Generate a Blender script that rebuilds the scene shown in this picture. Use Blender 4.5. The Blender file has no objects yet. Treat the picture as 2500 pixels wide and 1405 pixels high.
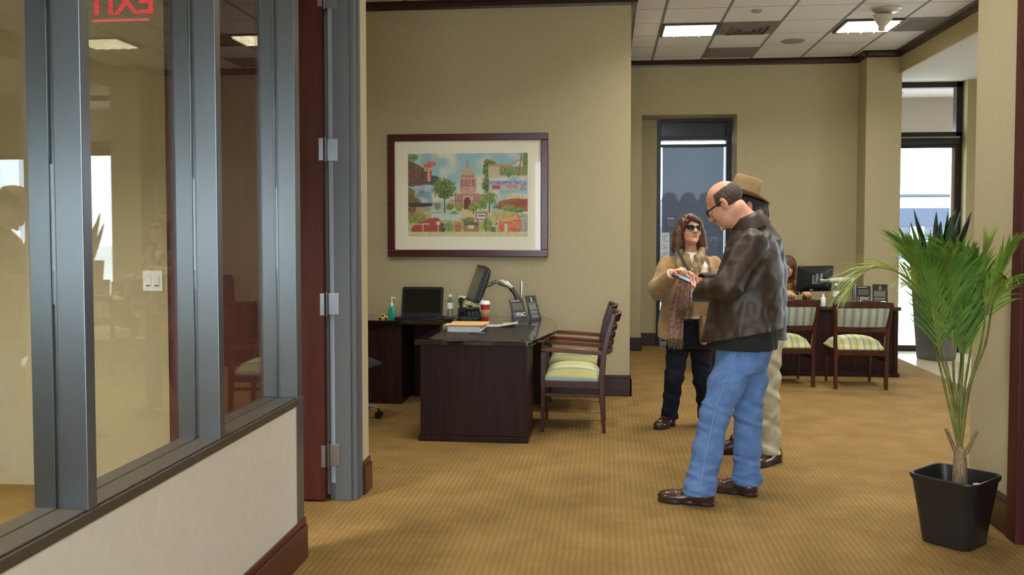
import bpy, bmesh, math, random
import numpy as np
from mathutils import Vector, Matrix
random.seed(7)
SC = bpy.context.scene
COL = SC.collection
PI = math.pi

# ------------------------------------------------------------------ camera, world, exposure
FPX, PCX, PCY, EYE = 2200.0, 1250.0, 651.0, 1.55        # focal length and principal point in pixels of the 2500x1405 frame
YAW, PITCH = math.atan(233 / FPX), math.atan(88 / FPX)
cam_data = bpy.data.cameras.new('camera')
cam = bpy.data.objects.new('camera', cam_data)
COL.objects.link(cam)
cam.location = (0, 0, EYE)
cam.rotation_euler = (PI / 2 - PITCH, 0, YAW)
cam_data.sensor_width = 36.0
cam_data.lens = FPX / 2500 * 36
cam_data.shift_y = -(702.5 - PCY) / 2500
cam_data.clip_start = 0.05
cam_data.clip_end = 300
SC.camera = cam

world = bpy.data.worlds.new('overcast_sky')
SC.world = world
world.use_nodes = True
_bg = world.node_tree.nodes['Background']
_bg.inputs[0].default_value = (0.80, 0.90, 1.0, 1)
_bg.inputs[1].default_value = 9.0

SC.view_settings.view_transform = 'Standard'
SC.view_settings.look = 'None'
SC.view_settings.gamma = 1.0
SC.view_settings.exposure = 0.42
SC.cycles.use_denoising = True
SC.cycles.max_bounces = 8
SC.cycles.diffuse_bounces = 5
SC.cycles.transparent_max_bounces = 12
SC.cycles.sample_clamp_indirect = 6.0
SC.cycles.caustics_reflective = False
SC.cycles.caustics_refractive = False
LAMP_POWER = 28.0          # each recessed troffer, watts
LAMP_COLOR = (1.0, 0.97, 0.91)
LAMP_SPREAD = math.radians(138)
PANEL_GLOW = 3.0

# ------------------------------------------------------------------ pixel helper (authoring aid: a photo pixel at a known depth -> world point)
_f = np.array([-math.sin(YAW) * math.cos(PITCH), math.cos(YAW) * math.cos(PITCH), -math.sin(PITCH)])
_r = np.array([math.cos(YAW), math.sin(YAW), 0.0])
_u = np.cross(_r, _f)
def at(px, py, Y):
    d = _f + _r * (px - PCX) / FPX - _u * (py - PCY) / FPX
    return np.array([0, 0, EYE]) + d * (Y / d[1])

# ------------------------------------------------------------------ scene helpers
def tag(o, label=None, cat=None, group=None, kind=None):
    if label: o['label'] = label
    if cat: o['category'] = cat
    if group: o['group'] = group
    if kind: o['kind'] = kind
    return o
def thing(name, label, cat, loc=(0, 0, 0), rotz=0.0, group=None):
    o = bpy.data.objects.new(name, None)
    COL.objects.link(o)
    o.location = loc
    o.rotation_euler = (0, 0, rotz)
    o.empty_display_size = 0.1
    return tag(o, label, cat, group)
def copy_tree(o, label=None, group=None, loc=None, rotz=None, parent=None):
    c = o.copy()
    COL.objects.link(c)
    if parent is not None:
        c.parent = parent
    if label: c['label'] = label
    if group: c['group'] = group
    if loc is not None: c.location = loc
    if rotz is not None: c.rotation_euler = (0, 0, rotz)
    for ch in [x for x in COL.objects if x.parent == o]:
        copy_tree(ch, parent=c)
    return c

class MB:
    """Collects shapes into ONE mesh."""
    def __init__(self):
        self.v, self.f, self.m = [], [], []
    def add(self, vs, fs, mi=0, T=None):
        n = len(self.v)
        if T is not None:
            vs = [T @ Vector(p) for p in vs]
        self.v += [tuple(float(c) for c in p) for p in vs]
        self.f += [tuple(n + i for i in q) for q in fs]
        self.m += [mi] * len(fs)
        return self
    def box(self, lo, hi, mi=0, T=None):
        (a, b, c), (d, e, f) = lo, hi
        vs = [(a, b, c), (d, b, c), (d, e, c), (a, e, c), (a, b, f), (d, b, f), (d, e, f), (a, e, f)]
        fs = [(0, 3, 2, 1), (4, 5, 6, 7), (0, 1, 5, 4), (1, 2, 6, 5), (2, 3, 7, 6), (3, 0, 4, 7)]
        return self.add(vs, fs, mi, T)
    def prism(self, poly, z0, z1, mi=0, T=None):
        n = len(poly)
        vs = [(x, y, z0) for x, y in poly] + [(x, y, z1) for x, y in poly]
        fs = [tuple(range(n - 1, -1, -1)), tuple(range(n, 2 * n))]
        fs += [(i, (i + 1) % n, n + (i + 1) % n, n + i) for i in range(n)]
        return self.add(vs, fs, mi, T)
    def rings(self, rings, mi=0, T=None, cap0=True, cap1=True, closed=True):
        n = len(rings[0])
        vs = [p for r in rings for p in r]
        fs = []
        for k in range(len(rings) - 1):
            for i in range(n if closed else n - 1):
                j = (i + 1) % n
                fs.append((k * n + i, k * n + j, (k + 1) * n + j, (k + 1) * n + i))
        if cap0: fs.append(tuple(range(n - 1, -1, -1)))
        if cap1: fs.append(tuple((len(rings) - 1) * n + i for i in range(n)))
        return self.add(vs, fs, mi, T)
    def lathe(self, prof, n=24, mi=0, T=None, cap0=True, cap1=True):
        rr = [[(r * math.cos(2 * PI * i / n), r * math.sin(2 * PI * i / n), z) for i in range(n)] for r, z in prof]
        return self.rings(rr, mi, T, cap0, cap1)
    def tube(self, pts, rad, n=8, mi=0, flat=1.0, T=None, up=(0, 0, 1)):
        pts = [Vector(p) for p in pts]
        if not hasattr(rad, '__len__'): rad = [rad] * len(pts)
        rr = []
        for i, p in enumerate(pts):
            t = (pts[min(i + 1, len(pts) - 1)] - pts[max(i - 1, 0)]).normalized()
            a = t.cross(Vector(up))
            if a.length < 1e-3: a = t.cross(Vector((1, 0, 0)))
            a.normalize()
            b = a.cross(t).normalized()
            rr.append([tuple(p + a * rad[i] * math.cos(2 * PI * k / n) + b * rad[i] * flat * math.sin(2 * PI * k / n)) for k in range(n)])
        return self.rings(rr, mi, T)
    def bar(self, p, q, w, d, mi=0, up=(0, 0, 1), w2=None, d2=None):
        """Straight square bar from p to q, w wide (sideways), d deep (along the up side)."""
        p, q = Vector(p), Vector(q)
        t = (q - p).normalized()
        a = t.cross(Vector(up))
        if a.length < 1e-3: a = t.cross(Vector((1, 0, 0)))
        a.normalize()
        b = a.cross(t).normalized()
        w2, d2 = w2 or w, d2 or d
        R = lambda c, w, d: [tuple(c + a * w / 2 + b * d / 2), tuple(c - a * w / 2 + b * d / 2), tuple(c - a * w / 2 - b * d / 2), tuple(c + a * w / 2 - b * d / 2)]
        return self.rings([R(p, w, d), R(q, w2, d2)], mi)
    def build(self, name, mats, parent=None, smooth=False, bevel=0.0, loc=None, seg=2):
        me = bpy.data.meshes.new(name)
        me.from_pydata(self.v, [], self.f)
        if not isinstance(mats, (list, tuple)): mats = [mats]
        for m in mats: me.materials.append(m)
        if len(mats) > 1:
            me.polygons.foreach_set('material_index', self.m)
        bm = bmesh.new(); bm.from_mesh(me)
        bmesh.ops.recalc_face_normals(bm, faces=bm.faces)
        bm.to_mesh(me); bm.free()
        o = bpy.data.objects.new(name, me)
        COL.objects.link(o)
        if parent is not None: o.parent = parent
        if loc is not None: o.location = loc
        if smooth:
            me.polygons.foreach_set('use_smooth', [True] * len(me.polygons))
            try:
                me.set_sharp_from_angle(angle=math.radians(50 if smooth is True else smooth))
            except Exception:
                pass
        if bevel:
            b = o.modifiers.new('bevel', 'BEVEL')
            b.width = bevel; b.segments = seg; b.limit_method = 'ANGLE'; b.angle_limit = math.radians(40)
        return o
def trs(loc=(0, 0, 0), rx=0, ry=0, rz=0):
    return Matrix.Translation(loc) @ Matrix.Rotation(rz, 4, 'Z') @ Matrix.Rotation(ry, 4, 'Y') @ Matrix.Rotation(rx, 4, 'X')
def rrect(w, d, r, n=5, cx=0, cy=0):
    out = []
    for sx, sy, a0 in ((1, 1, 0), (-1, 1, 90), (-1, -1, 180), (1, -1, 270)):
        for i in range(n + 1):
            a = math.radians(a0 + 90 * i / n)
            out.append((cx + sx * (w / 2 - r) + r * math.cos(a), cy + sy * (d / 2 - r) + r * math.sin(a)))
    return out
def struct(mb, name, mats, parent=None, **k):
    o = mb.build(name, mats, parent, **k)
    if parent is None: o['kind'] = 'structure'
    return o
def text_mesh(name, body, size, mat, parent, M, align='CENTER', extrude=0.0006, bold=0.0):
    cu = bpy.data.curves.new(name, 'FONT')
    cu.body = body; cu.size = size; cu.align_x = align; cu.align_y = 'CENTER'; cu.extrude = extrude; cu.offset = bold
    tmp = bpy.data.objects.new(name, cu)
    COL.objects.link(tmp)
    me = bpy.data.meshes.new_from_object(tmp.evaluated_get(bpy.context.evaluated_depsgraph_get()))
    bpy.data.objects.remove(tmp); bpy.data.curves.remove(cu)
    me.transform(M)
    me.materials.clear(); me.materials.append(mat)
    o = bpy.data.objects.new(name, me)
    COL.objects.link(o)
    o.parent = parent
    return o

# ------------------------------------------------------------------ materials
def lin(c):
    c = c / 255.0
    return c / 12.92 if c <= 0.04045 else ((c + 0.055) / 1.055) ** 2.4
def rgb(r, g, b): return (lin(r), lin(g), lin(b), 1)
def _new(name):
    m = bpy.data.materials.new(name); m.use_nodes = True
    nt = m.node_tree
    return m, nt, nt.nodes['Principled BSDF']
def N(nt, t, **k):
    n = nt.nodes.new(t)
    for a, b in k.items():
        if a.startswith('_'): n.inputs[a[1:].replace('_', ' ')].default_value = b
        else: setattr(n, a, b)
    return n
def coords(nt, scale=(1, 1, 1), out='Object'):
    tc = N(nt, 'ShaderNodeTexCoord'); mp = N(nt, 'ShaderNodeMapping')
    mp.inputs['Scale'].default_value = scale
    nt.links.new(tc.outputs[out], mp.inputs['Vector'])
    return mp.outputs['Vector']
def ramp(nt, src, stops, interp='LINEAR'):
    r = N(nt, 'ShaderNodeValToRGB')
    r.color_ramp.interpolation = interp
    e = r.color_ramp.elements
    while len(e) < len(stops): e.new(0.5)
    for i, (p, c) in enumerate(stops):
        e[i].position = p; e[i].color = c
    nt.links.new(src, r.inputs['Fac'])
    return r.outputs['Color']
def mat(name, c, rough=0.5, metal=0.0, var=0.0, vs=8.0, bump=0.0, bs=60.0, vscale=(1, 1, 1), spec=0.5, sss=0.0, coat=0.0, c2=None, detail=4.0, trans=0.0, sheen=0.0):
    m, nt, P = _new(name)
    P.inputs['Base Color'].default_value = rgb(*c)
    P.inputs['Roughness'].default_value = rough
    P.inputs['Metallic'].default_value = metal
    P.inputs['Specular IOR Level'].default_value = spec
    if sss: P.inputs['Subsurface Weight'].default_value = sss; P.inputs['Subsurface Radius'].default_value = (0.012, 0.005, 0.003)
    if coat: P.inputs['Coat Weight'].default_value = coat; P.inputs['Coat Roughness'].default_value = 0.08
    if trans: P.inputs['Transmission Weight'].default_value = trans
    if sheen: P.inputs['Sheen Weight'].default_value = sheen
    v = None
    if var or c2:
        v = coords(nt, vscale)
        n = N(nt, 'ShaderNodeTexNoise', _Scale=vs, _Detail=detail, _Roughness=0.6)
        nt.links.new(v, n.inputs['Vector'])
        lo = rgb(*[x * (1 - var) for x in c]); hi = rgb(*[min(255, x * (1 + var)) for x in (c2 or c)])
        nt.links.new(ramp(nt, n.outputs['Fac'], [(0.3, lo), (0.7, hi)]), P.inputs['Base Color'])
    if bump:
        v = v or coords(nt, vscale)
        n = N(nt, 'ShaderNodeTexNoise', _Scale=bs, _Detail=3.0)
        nt.links.new(v, n.inputs['Vector'])
        b = N(nt, 'ShaderNodeBump', _Strength=bump, _Distance=0.004)
        nt.links.new(n.outputs['Fac'], b.inputs['Height'])
        nt.links.new(b.outputs['Normal'], P.inputs['Normal'])
    return m
def wood(name, dark, light, rough=0.35, axis=2, coat=0.0, scale=1.0):
    s = [14.0, 14.0, 14.0]; s[axis] = 0.9
    m, nt, P = _new(name)
    v = coords(nt, [x * scale for x in s])
    n = N(nt, 'ShaderNodeTexNoise', _Scale=1.6, _Detail=6.0, _Roughness=0.65, _Distortion=0.6)
    nt.links.new(v, n.inputs['Vector'])
    nt.links.new(ramp(nt, n.outputs['Fac'], [(0.28, rgb(*dark)), (0.72, rgb(*light))]), P.inputs['Base Color'])
    P.inputs['Roughness'].default_value = rough
    if coat: P.inputs['Coat Weight'].default_value = coat; P.inputs['Coat Roughness'].default_value = 0.06
    return m
def emission(name, c, s):
    m = bpy.data.materials.new(name); m.use_nodes = True
    nt = m.node_tree; nt.nodes.clear()
    e = N(nt, 'ShaderNodeEmission'); o = N(nt, 'ShaderNodeOutputMaterial')
    e.inputs[0].default_value = (*c, 1); e.inputs[1].default_value = s
    nt.links.new(e.outputs[0], o.inputs[0])
    return m
def clear_glass(name, tint=(1, 1, 1), base=0.045, gain=1.0, rough=0.0):
    """Thin pane: see-through with a Schlick mirror on top."""
    m = bpy.data.materials.new(name); m.use_nodes = True
    nt = m.node_tree; nt.nodes.clear()
    o = N(nt, 'ShaderNodeOutputMaterial'); mx = N(nt, 'ShaderNodeMixShader')
    t = N(nt, 'ShaderNodeBsdfTransparent'); g = N(nt, 'ShaderNodeBsdfAnisotropic')
    t.inputs[0].default_value = (*tint, 1)
    g.inputs['Roughness'].default_value = rough
    lw = N(nt, 'ShaderNodeLayerWeight'); lw.inputs[0].default_value = 0.5
    pw = N(nt, 'ShaderNodeMath', operation='POWER'); pw.inputs[1].default_value = 5.0
    ml = N(nt, 'ShaderNodeMath', operation='MULTIPLY_ADD'); ml.inputs[1].default_value = (1 - base) * gain; ml.inputs[2].default_value = base * gain
    L = nt.links.new
    L(lw.outputs['Facing'], pw.inputs[0]); L(pw.outputs[0], ml.inputs[0]); L(ml.outputs[0], mx.inputs[0])
    L(t.outputs[0], mx.inputs[1]); L(g.outputs[0], mx.inputs[2]); L(mx.outputs[0], o.inputs[0])
    return m
def stripes(name, bands, period, axis=0, rough=0.85):
    m, nt, P = _new(name)
    v = coords(nt)
    sp = N(nt, 'ShaderNodeSeparateXYZ'); nt.links.new(v, sp.inputs[0])
    a = N(nt, 'ShaderNodeMath', operation='MULTIPLY_ADD'); a.inputs[1].default_value = 1 / period; a.inputs[2].default_value = 20.0
    nt.links.new(sp.outputs[axis], a.inputs[0])
    f = N(nt, 'ShaderNodeMath', operation='FRACT'); nt.links.new(a.outputs[0], f.inputs[0])
    nt.links.new(ramp(nt, f.outputs[0], bands), P.inputs['Base Color'])
    P.inputs['Roughness'].default_value = rough
    n = N(nt, 'ShaderNodeTexNoise', _Scale=420.0); nt.links.new(v, n.inputs['Vector'])
    b = N(nt, 'ShaderNodeBump', _Strength=0.25, _Distance=0.002); nt.links.new(n.outputs['Fac'], b.inputs['Height'])
    nt.links.new(b.outputs['Normal'], P.inputs['Normal'])
    return m
def carpet_mat():
    m, nt, P = _new('golden_brown_carpet')
    L = nt.links.new
    v = coords(nt)
    sp = N(nt, 'ShaderNodeSeparateXYZ'); L(v, sp.inputs[0])
    def math_(op, a, b=None, c=None):
        n = N(nt, 'ShaderNodeMath', operation=op)
        for i, x in enumerate((a, b, c)):
            if x is None: continue
            if isinstance(x, (int, float)): n.inputs[i].default_value = x
            else: L(x, n.inputs[i])
        return n.outputs[0]
    wob = N(nt, 'ShaderNodeTexNoise', _Scale=9.0, _Detail=2.0); L(v, wob.inputs['Vector'])
    rib = math_('SINE', math_('MULTIPLY_ADD', sp.outputs[0], 2 * PI / 0.032, math_('MULTIPLY', wob.outputs['Fac'], 3.0)))
    ck = N(nt, 'ShaderNodeTexBrick', offset=0.5, _Scale=1.0); ck.inputs['Brick Width'].default_value = 0.2; ck.inputs['Row Height'].default_value = 0.085
    ck.inputs['Mortar Size'].default_value = 0.006; ck.inputs['Color1'].default_value = (0.25, 0.25, 0.25, 1); ck.inputs['Color2'].default_value = (1, 1, 1, 1); ck.inputs['Mortar'].default_value = (0.1, 0.1, 0.1, 1)
    L(v, ck.inputs['Vector'])
    big = N(nt, 'ShaderNodeTexNoise', _Scale=3.5, _Detail=3.0); L(v, big.inputs['Vector'])
    fine = N(nt, 'ShaderNodeTexNoise', _Scale=160.0, _Detail=2.0); L(v, fine.inputs['Vector'])
    h = math_('MULTIPLY', math_('MULTIPLY_ADD', rib, 0.5, 0.5), math_('MULTIPLY_ADD', ck.outputs['Fac'], -0.05, math_('MULTIPLY_ADD', ck.outputs['Color'], 0.55, 0.35)))
    f = math_('ADD', math_('MULTIPLY', h, 0.24), math_('ADD', math_('MULTIPLY', big.outputs['Fac'], 0.54), math_('MULTIPLY', fine.outputs['Fac'], 0.30)))
    L(ramp(nt, f, [(0.25, rgb(106, 83, 45)), (0.52, rgb(127, 100, 56)), (0.82, rgb(146, 117, 71))]), P.inputs['Base Color'])
    P.inputs['Roughness'].default_value = 0.95; P.inputs['Specular IOR Level'].default_value = 0.15
    b = N(nt, 'ShaderNodeBump', _Strength=0.5, _Distance=0.006); L(f, b.inputs['Height']); L(b.outputs['Normal'], P.inputs['Normal'])
    return m
def grid_mat(name, c, line, px, py, ox, oy, w, rough=0.8, spec=0.3, bump=0.1, line_bright=None):
    """Square tiles with thin joints at world x = ox + k*px, y = oy + k*py."""
    m, nt, P = _new(name)
    L = nt.links.new
    v = coords(nt)
    sp = N(nt, 'ShaderNodeSeparateXYZ'); L(v, sp.inputs[0])
    outs = []
    for i, (p, o, ww) in enumerate(((px, ox, w[0]), (py, oy, w[1]))):
        a = N(nt, 'ShaderNodeMath', operation='MULTIPLY_ADD'); a.inputs[1].default_value = 1 / p; a.inputs[2].default_value = 40 - o / p + 0.5
        L(sp.outputs[i], a.inputs[0])
        f = N(nt, 'ShaderNodeMath', operation='FRACT'); L(a.outputs[0], f.inputs[0])
        s = N(nt, 'ShaderNodeMath', operation='SUBTRACT'); s.inputs[1].default_value = 0.5; L(f.outputs[0], s.inputs[0])
        ab = N(nt, 'ShaderNodeMath', operation='ABSOLUTE'); L(s.outputs[0], ab.inputs[0])
        lt = N(nt, 'ShaderNodeMath', operation='LESS_THAN'); lt.inputs[1].default_value = ww / p / 2; L(ab.outputs[0], lt.inputs[0])
        outs.append(lt.outputs[0])
    mx = N(nt, 'ShaderNodeMath', operation='MAXIMUM'); L(outs[0], mx.inputs[0]); L(outs[1], mx.inputs[1])
    n = N(nt, 'ShaderNodeTexNoise', _Scale=90.0, _Detail=3.0); L(v, n.inputs['Vector'])
    base = ramp(nt, n.outputs['Fac'], [(0.3, rgb(*[x * 0.94 for x in c])), (0.7, rgb(*c))])
    mix = N(nt, 'ShaderNodeMix', data_type='RGBA'); L(mx.outputs[0], mix.inputs[0]); L(base, mix.inputs[6]); mix.inputs[7].default_value = rgb(*line)
    L(mix.outputs[2], P.inputs['Base Color'])
    P.inputs['Roughness'].default_value = rough; P.inputs['Specular IOR Level'].default_value = spec
    return m

M_WALL = mat('khaki_wall_paint', (174, 161, 128), 0.85, var=0.015, vs=40, bump=0.08, bs=220, spec=0.25)
M_WALLPANEL = mat('pale_panel_paint', (194, 187, 174), 0.7, var=0.02, vs=25, bump=0.1, bs=260, spec=0.25)
M_CARPET = carpet_mat()
M_TILE = grid_mat('cream_floor_tile', (214, 200, 172), (170, 156, 130), 0.45, 0.45, 3.52, 0, (0.006, 0.006), rough=0.18, spec=0.5)
M_CEIL = grid_mat('acoustic_ceiling_tile', (230, 228, 232), (132, 126, 124), 0.61, 0.61, 0.55, 9.56, (0.03, 0.012), rough=0.9)
M_SOFFIT = mat('white_plaster', (184, 176, 164), 0.85, spec=0.25)
M_TRIM = wood('dark_mahogany_trim', (36, 17, 15), (58, 28, 24), 0.3, axis=0)
M_BASE = wood('mahogany_baseboard', (58, 26, 21), (84, 40, 32), 0.28, axis=1)
M_DOORWOOD = wood('red_mahogany_door', (56, 22, 18), (82, 36, 29), 0.5, axis=2)
M_DOORWOOD.node_tree.nodes['Principled BSDF'].inputs['Specular IOR Level'].default_value = 0.25
M_FRAME = mat('grey_metal_frame', (100, 101, 103), 0.28, 0.6, spec=0.6)
M_JAMB = mat('grey_door_frame_paint', (92, 94, 96), 0.45, 0.2, spec=0.4)
M_DKFRAME = mat('bronze_window_frame', (44, 34, 32), 0.4, 0.3)
M_GASKET = mat('pale_grey_gasket', (140, 148, 164), 0.5)
M_STEEL = mat('brushed_steel', (150, 151, 156), 0.32, 0.9, spec=0.5)
M_GLASS = clear_glass('storefront_glass', (0.95, 0.97, 0.95), 0.05, 1.0)
M_WINGLASS = clear_glass('window_glass', (0.93, 0.97, 0.98), 0.04, 0.8)
M_WHITE = mat('white_plastic', (232, 230, 226), 0.4)
M_BLACK = mat('black_plastic', (16, 16, 18), 0.35)
M_DESK = wood('espresso_desk_wood', (30, 15, 13), (54, 28, 24), 0.42, axis=2)
M_DESK.node_tree.nodes['Principled BSDF'].inputs['Specular IOR Level'].default_value = 0.15
M_DESKTOP = wood('polished_espresso_top', (26, 15, 13), (44, 25, 21), 0.07, axis=1, coat=1.0)
M_CHAIRWOOD = wood('mahogany_chair_wood', (44, 18, 14), (76, 34, 26), 0.24, axis=2)
M_ARMWOOD = wood('polished_arm_wood', (70, 30, 17), (112, 56, 32), 0.2, axis=1)
_b = [(0.0, rgb(206, 200, 132)), (0.18, rgb(214, 208, 150)), (0.26, rgb(150, 164, 150)), (0.36, rgb(146, 160, 152)), (0.44, rgb(206, 200, 128)), (0.7, rgb(186, 182, 118)), (0.8, rgb(132, 150, 156)), (0.88, rgb(200, 196, 140)), (1.0, rgb(206, 200, 132))]
M_SEAT = stripes('striped_seat_fabric', _b, 0.13)
_b2 = [(0.0, rgb(176, 180, 156)), (0.2, rgb(158, 166, 150)), (0.3, rgb(112, 128, 128)), (0.42, rgb(138, 148, 142)), (0.55, rgb(178, 174, 140)), (0.72, rgb(160, 168, 152)), (0.82, rgb(104, 120, 124)), (1.0, rgb(176, 180, 156))]
M_BACKPAD = stripes('striped_back_fabric', _b2, 0.15)
M_PAPER = mat('white_paper', (236, 230, 222), 0.8)
# ================================================================== SETTING
CEIL = 3.70
# ---- floor: carpet, cream tile strip to the right of x = 3.52
mb = MB()
mb.box((-5.2, -1.2, -0.12), (-1.58, 12.3, 0.0), 0)
mb.box((-1.58, -3.2, -0.12), (3.52, 12.3, 0.0), 0)
mb.box((3.52, -3.2, -0.12), (8.0, 12.3, 0.0), 1)
struct(mb, 'floor', [M_CARPET, M_TILE])
# ---- ceilings
mb = MB(); mb.box((-5.2, -1.2, CEIL), (-1.58, 12.3, CEIL + 0.1)); mb.box((-1.58, -3.2, CEIL), (3.5, 12.3, CEIL + 0.1)); struct(mb, 'ceiling', M_CEIL)
mb = MB(); mb.box((3.5, -3.2, 3.43), (8.0, 12.3, CEIL + 0.1)); struct(mb, 'ceiling_lowered', M_SOFFIT)
mb = MB(); mb.box((3.47, 5.27, 3.43), (3.5, 11.3, CEIL)); struct(mb, 'wall_soffit', M_WALL)
# ---- storefront partition on the left (x -1.58 .. -1.42)
XP0, XP1 = -1.58, -1.42
mb = MB(); mb.box((XP0, -3.0, 0), (XP1, 4.0, 0.745)); struct(mb, 'wall_left', M_WALLPANEL)
mb = MB(); mb.box((XP0, -3.0, 3.09), (XP1, 5.24, CEIL)); struct(mb, 'wall_left_upper', M_WALL)
win = MB()                                              # mullions: tube sections with a glazing pocket at mid-depth
ML = [-0.245, 0.61, 1.465, 2.32, 3.17, 4.0]
for y in ML:
    w = 0.045 if y < 3.9 else 0.07
    win.box((-1.502, y, 0.775), (XP1, y + w, 3.06))
    win.box((XP0, y, 0.775), (-1.516, y + w, 3.06))
    win.box((-1.517, y + 0.008, 0.775), (-1.501, y + w - 0.008, 3.06))
win.box((XP0, 3.985, 0.0), (XP1 + 0.004, 4.075, 0.775))
win.box((XP0, -3.0, 3.045), (XP1, 4.07, 3.09))
w1 = struct(win, 'window_1', M_FRAME, bevel=0.003)
mb = MB(); mb.box((XP0 - 0.006, -3.0, 0.742), (XP1 + 0.006, 4.0, 0.775)); mb.box((-1.508, -3.0, 0.775), (XP1 - 0.004, 3.99, 0.781)); mb.box((XP0 + 0.004, -3.0, 0.775), (-1.512, 3.99, 0.781))
M_SILL = mat('grey_brown_sill_metal', (74, 65, 55), 0.4, 0.25)
struct(mb, 'window_sill', M_SILL, w1, bevel=0.003)
for a, b in zip([-3.0] + ML, ML):
    mb = MB(); mb.box((-1.5125, a + (0.045 if a > -2.9 else 0), 0.778), (-1.5055, b, 3.05)); struct(mb, 'glass_pane', M_GLASS, w1)
mb = MB()                                               # baseboard with a stepped cap
mb.box((XP1, -3.0, 0.0), (XP1 + 0.018, 4.085, 0.165)); mb.box((XP1, -3.0, 0.165), (XP1 + 0.010, 4.085, 0.198))
struct(mb, 'baseboard_left', M_BASE, bevel=0.004)
# ---- doorway in the partition (y 4.07 .. 5.09), leaf open into the office
fr = MB()
fr.box((XP0, 4.995, 0), (XP1 - 0.004, 5.092, 3.06)); fr.box((-1.545, 4.978, 0.0), (-1.452, 4.996, 3.06))
fr.box((XP1 - 0.012, 5.055, 0), (XP1 + 0.004, 5.095, 3.09))
fr.box((XP0, 4.07, 3.05), (XP1, 5.095, 3.09))
d1 = struct(fr, 'door_1', M_JAMB, bevel=0.003)
mb = MB(); mb.box((-1.572, 4.986, 0.10), (-1.545, 4.996, 3.05)); struct(mb, 'smoke_gasket', M_GASKET, d1)
mb = MB(); mb.box((-2.515, 4.935, 0.012), (-1.592, 4.982, 3.04)); leaf = struct(mb, 'door_leaf', M_DOORWOOD, d1, bevel=0.002)
for z in (0.265, 1.132, 2.005, 2.86):
    h = MB()
    h.box((-1.612, 4.929, z - 0.062), (-1.588, 4.936, z + 0.062))
    h.box((-1.588, 4.974, z - 0.062), (-1.516, 4.979, z + 0.062))
    for k in range(3): h.lathe([(0.009, 0), (0.009, 0.04)], 10, T=trs((-1.586, 4.965, z - 0.062 + k * 0.042)))
    h.lathe([(0.005, 0), (0.005, 0.14)], 8, T=trs((-1.586, 4.965, z - 0.07)))
    for dz in (-0.045, 0.0, 0.045): h.lathe([(0.004, 0), (0.004, 0.002)], 8, T=trs((-1.535, 4.974, z + dz), rx=PI / 2))
    h.build('hinge', M_STEEL, d1, bevel=0.0015)
# ---- wall between office and desk alcove, with its end on the lobby side
mb = MB(); mb.box((-5.0, 5.095, 0), (XP1, 5.24, 3.09)); struct(mb, 'wall_office', M_WALL)
mb = MB()
mb.box((XP1 - 0.02, 5.105, 0), (XP1 + 0.018, 5.258, 0.165)); mb.box((XP1 - 0.02, 5.105, 0.165), (XP1 + 0.010, 5.25, 0.198))
mb.box((-5.0, 5.24, 0), (XP1, 5.258, 0.165))
struct(mb, 'baseboard_office', M_BASE, bevel=0.004)
# ---- office behind the glass: left wall, near wall with a daylight window
mb = MB(); mb.box((-5.2, -1.2, 0), (-5.0, 8.5, CEIL)); struct(mb, 'wall_far_left', M_WALL)
mb = MB()
mb.box((-5.0, -1.2, 0), (-4.1, -1.0, CEIL)); mb.box((-3.05, -1.2, 0), (XP0, -1.0, CEIL))
mb.box((-4.1, -1.2, 0), (-3.05, -1.0, 1.0)); mb.box((-4.1, -1.2, 2.05), (-3.05, -1.0, CEIL))
struct(mb, 'wall_office_near', M_WALL)
mb = MB(); mb.box((-4.1, -1.13, 1.0), (-3.05, -1.07, 1.05)); mb.box((-4.1, -1.13, 2.0), (-3.05, -1.07, 2.05)); mb.box((-4.1, -1.13, 1.05), (-4.05, -1.07, 2.0)); mb.box((-3.1, -1.13, 1.05), (-3.05, -1.07, 2.0))
w4 = struct(mb, 'window_4', M_DKFRAME); mb = MB(); mb.box((-4.05, -1.104, 1.05), (-3.1, -1.098, 2.0)); struct(mb, 'glass_pane', M_WINGLASS, w4)
mb = MB(); mb.box((-5.0, -1.0, 2.98), (XP0, 5.095, 3.06)); struct(mb, 'ceiling_office', M_SOFFIT)
# ---- picture wall: the block behind the desk
mb = MB(); mb.box((-5.0, 8.44, 0), (0.21, 12.3, CEIL)); struct(mb, 'wall_center', M_WALL)
mb = MB()
mb.box((-5.0, 8.42, 0), (0.23, 8.44, 0.165)); mb.box((-5.0, 8.43, 0.165), (0.22, 8.44, 0.198)); mb.box((0.21, 8.42, 0), (0.23, 11.66, 0.165)); mb.box((0.21, 8.43, 0.165), (0.22, 11.66, 0.198))
struct(mb, 'baseboard_center', M_TRIM, bevel=0.004)
def crown(mb, p, q, n, z1=CEIL, h=0.075, d=0.06):
    """Crown moulding with a stepped cove from p to q (plan points), n = unit plan vector into the room."""
    prof = [(0, -h), (0.014, -h), (0.016, -h * 0.72), (d * 0.55, -h * 0.35), (d * 0.8, -h * 0.2), (d, -h * 0.16), (d, 0), (0, 0)]
    mb.rings([[(x + n[0] * a, y + n[1] * a, z1 + b) for a, b in prof] for x, y in (p, q)])
mb = MB()
crown(mb, (-5.0, 8.44), (0.27, 8.44), (0, -1)); crown(mb, (0.21, 8.38), (0.21, 11.66), (1, 0))
struct(mb, 'trim_1', M_TRIM)
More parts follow.
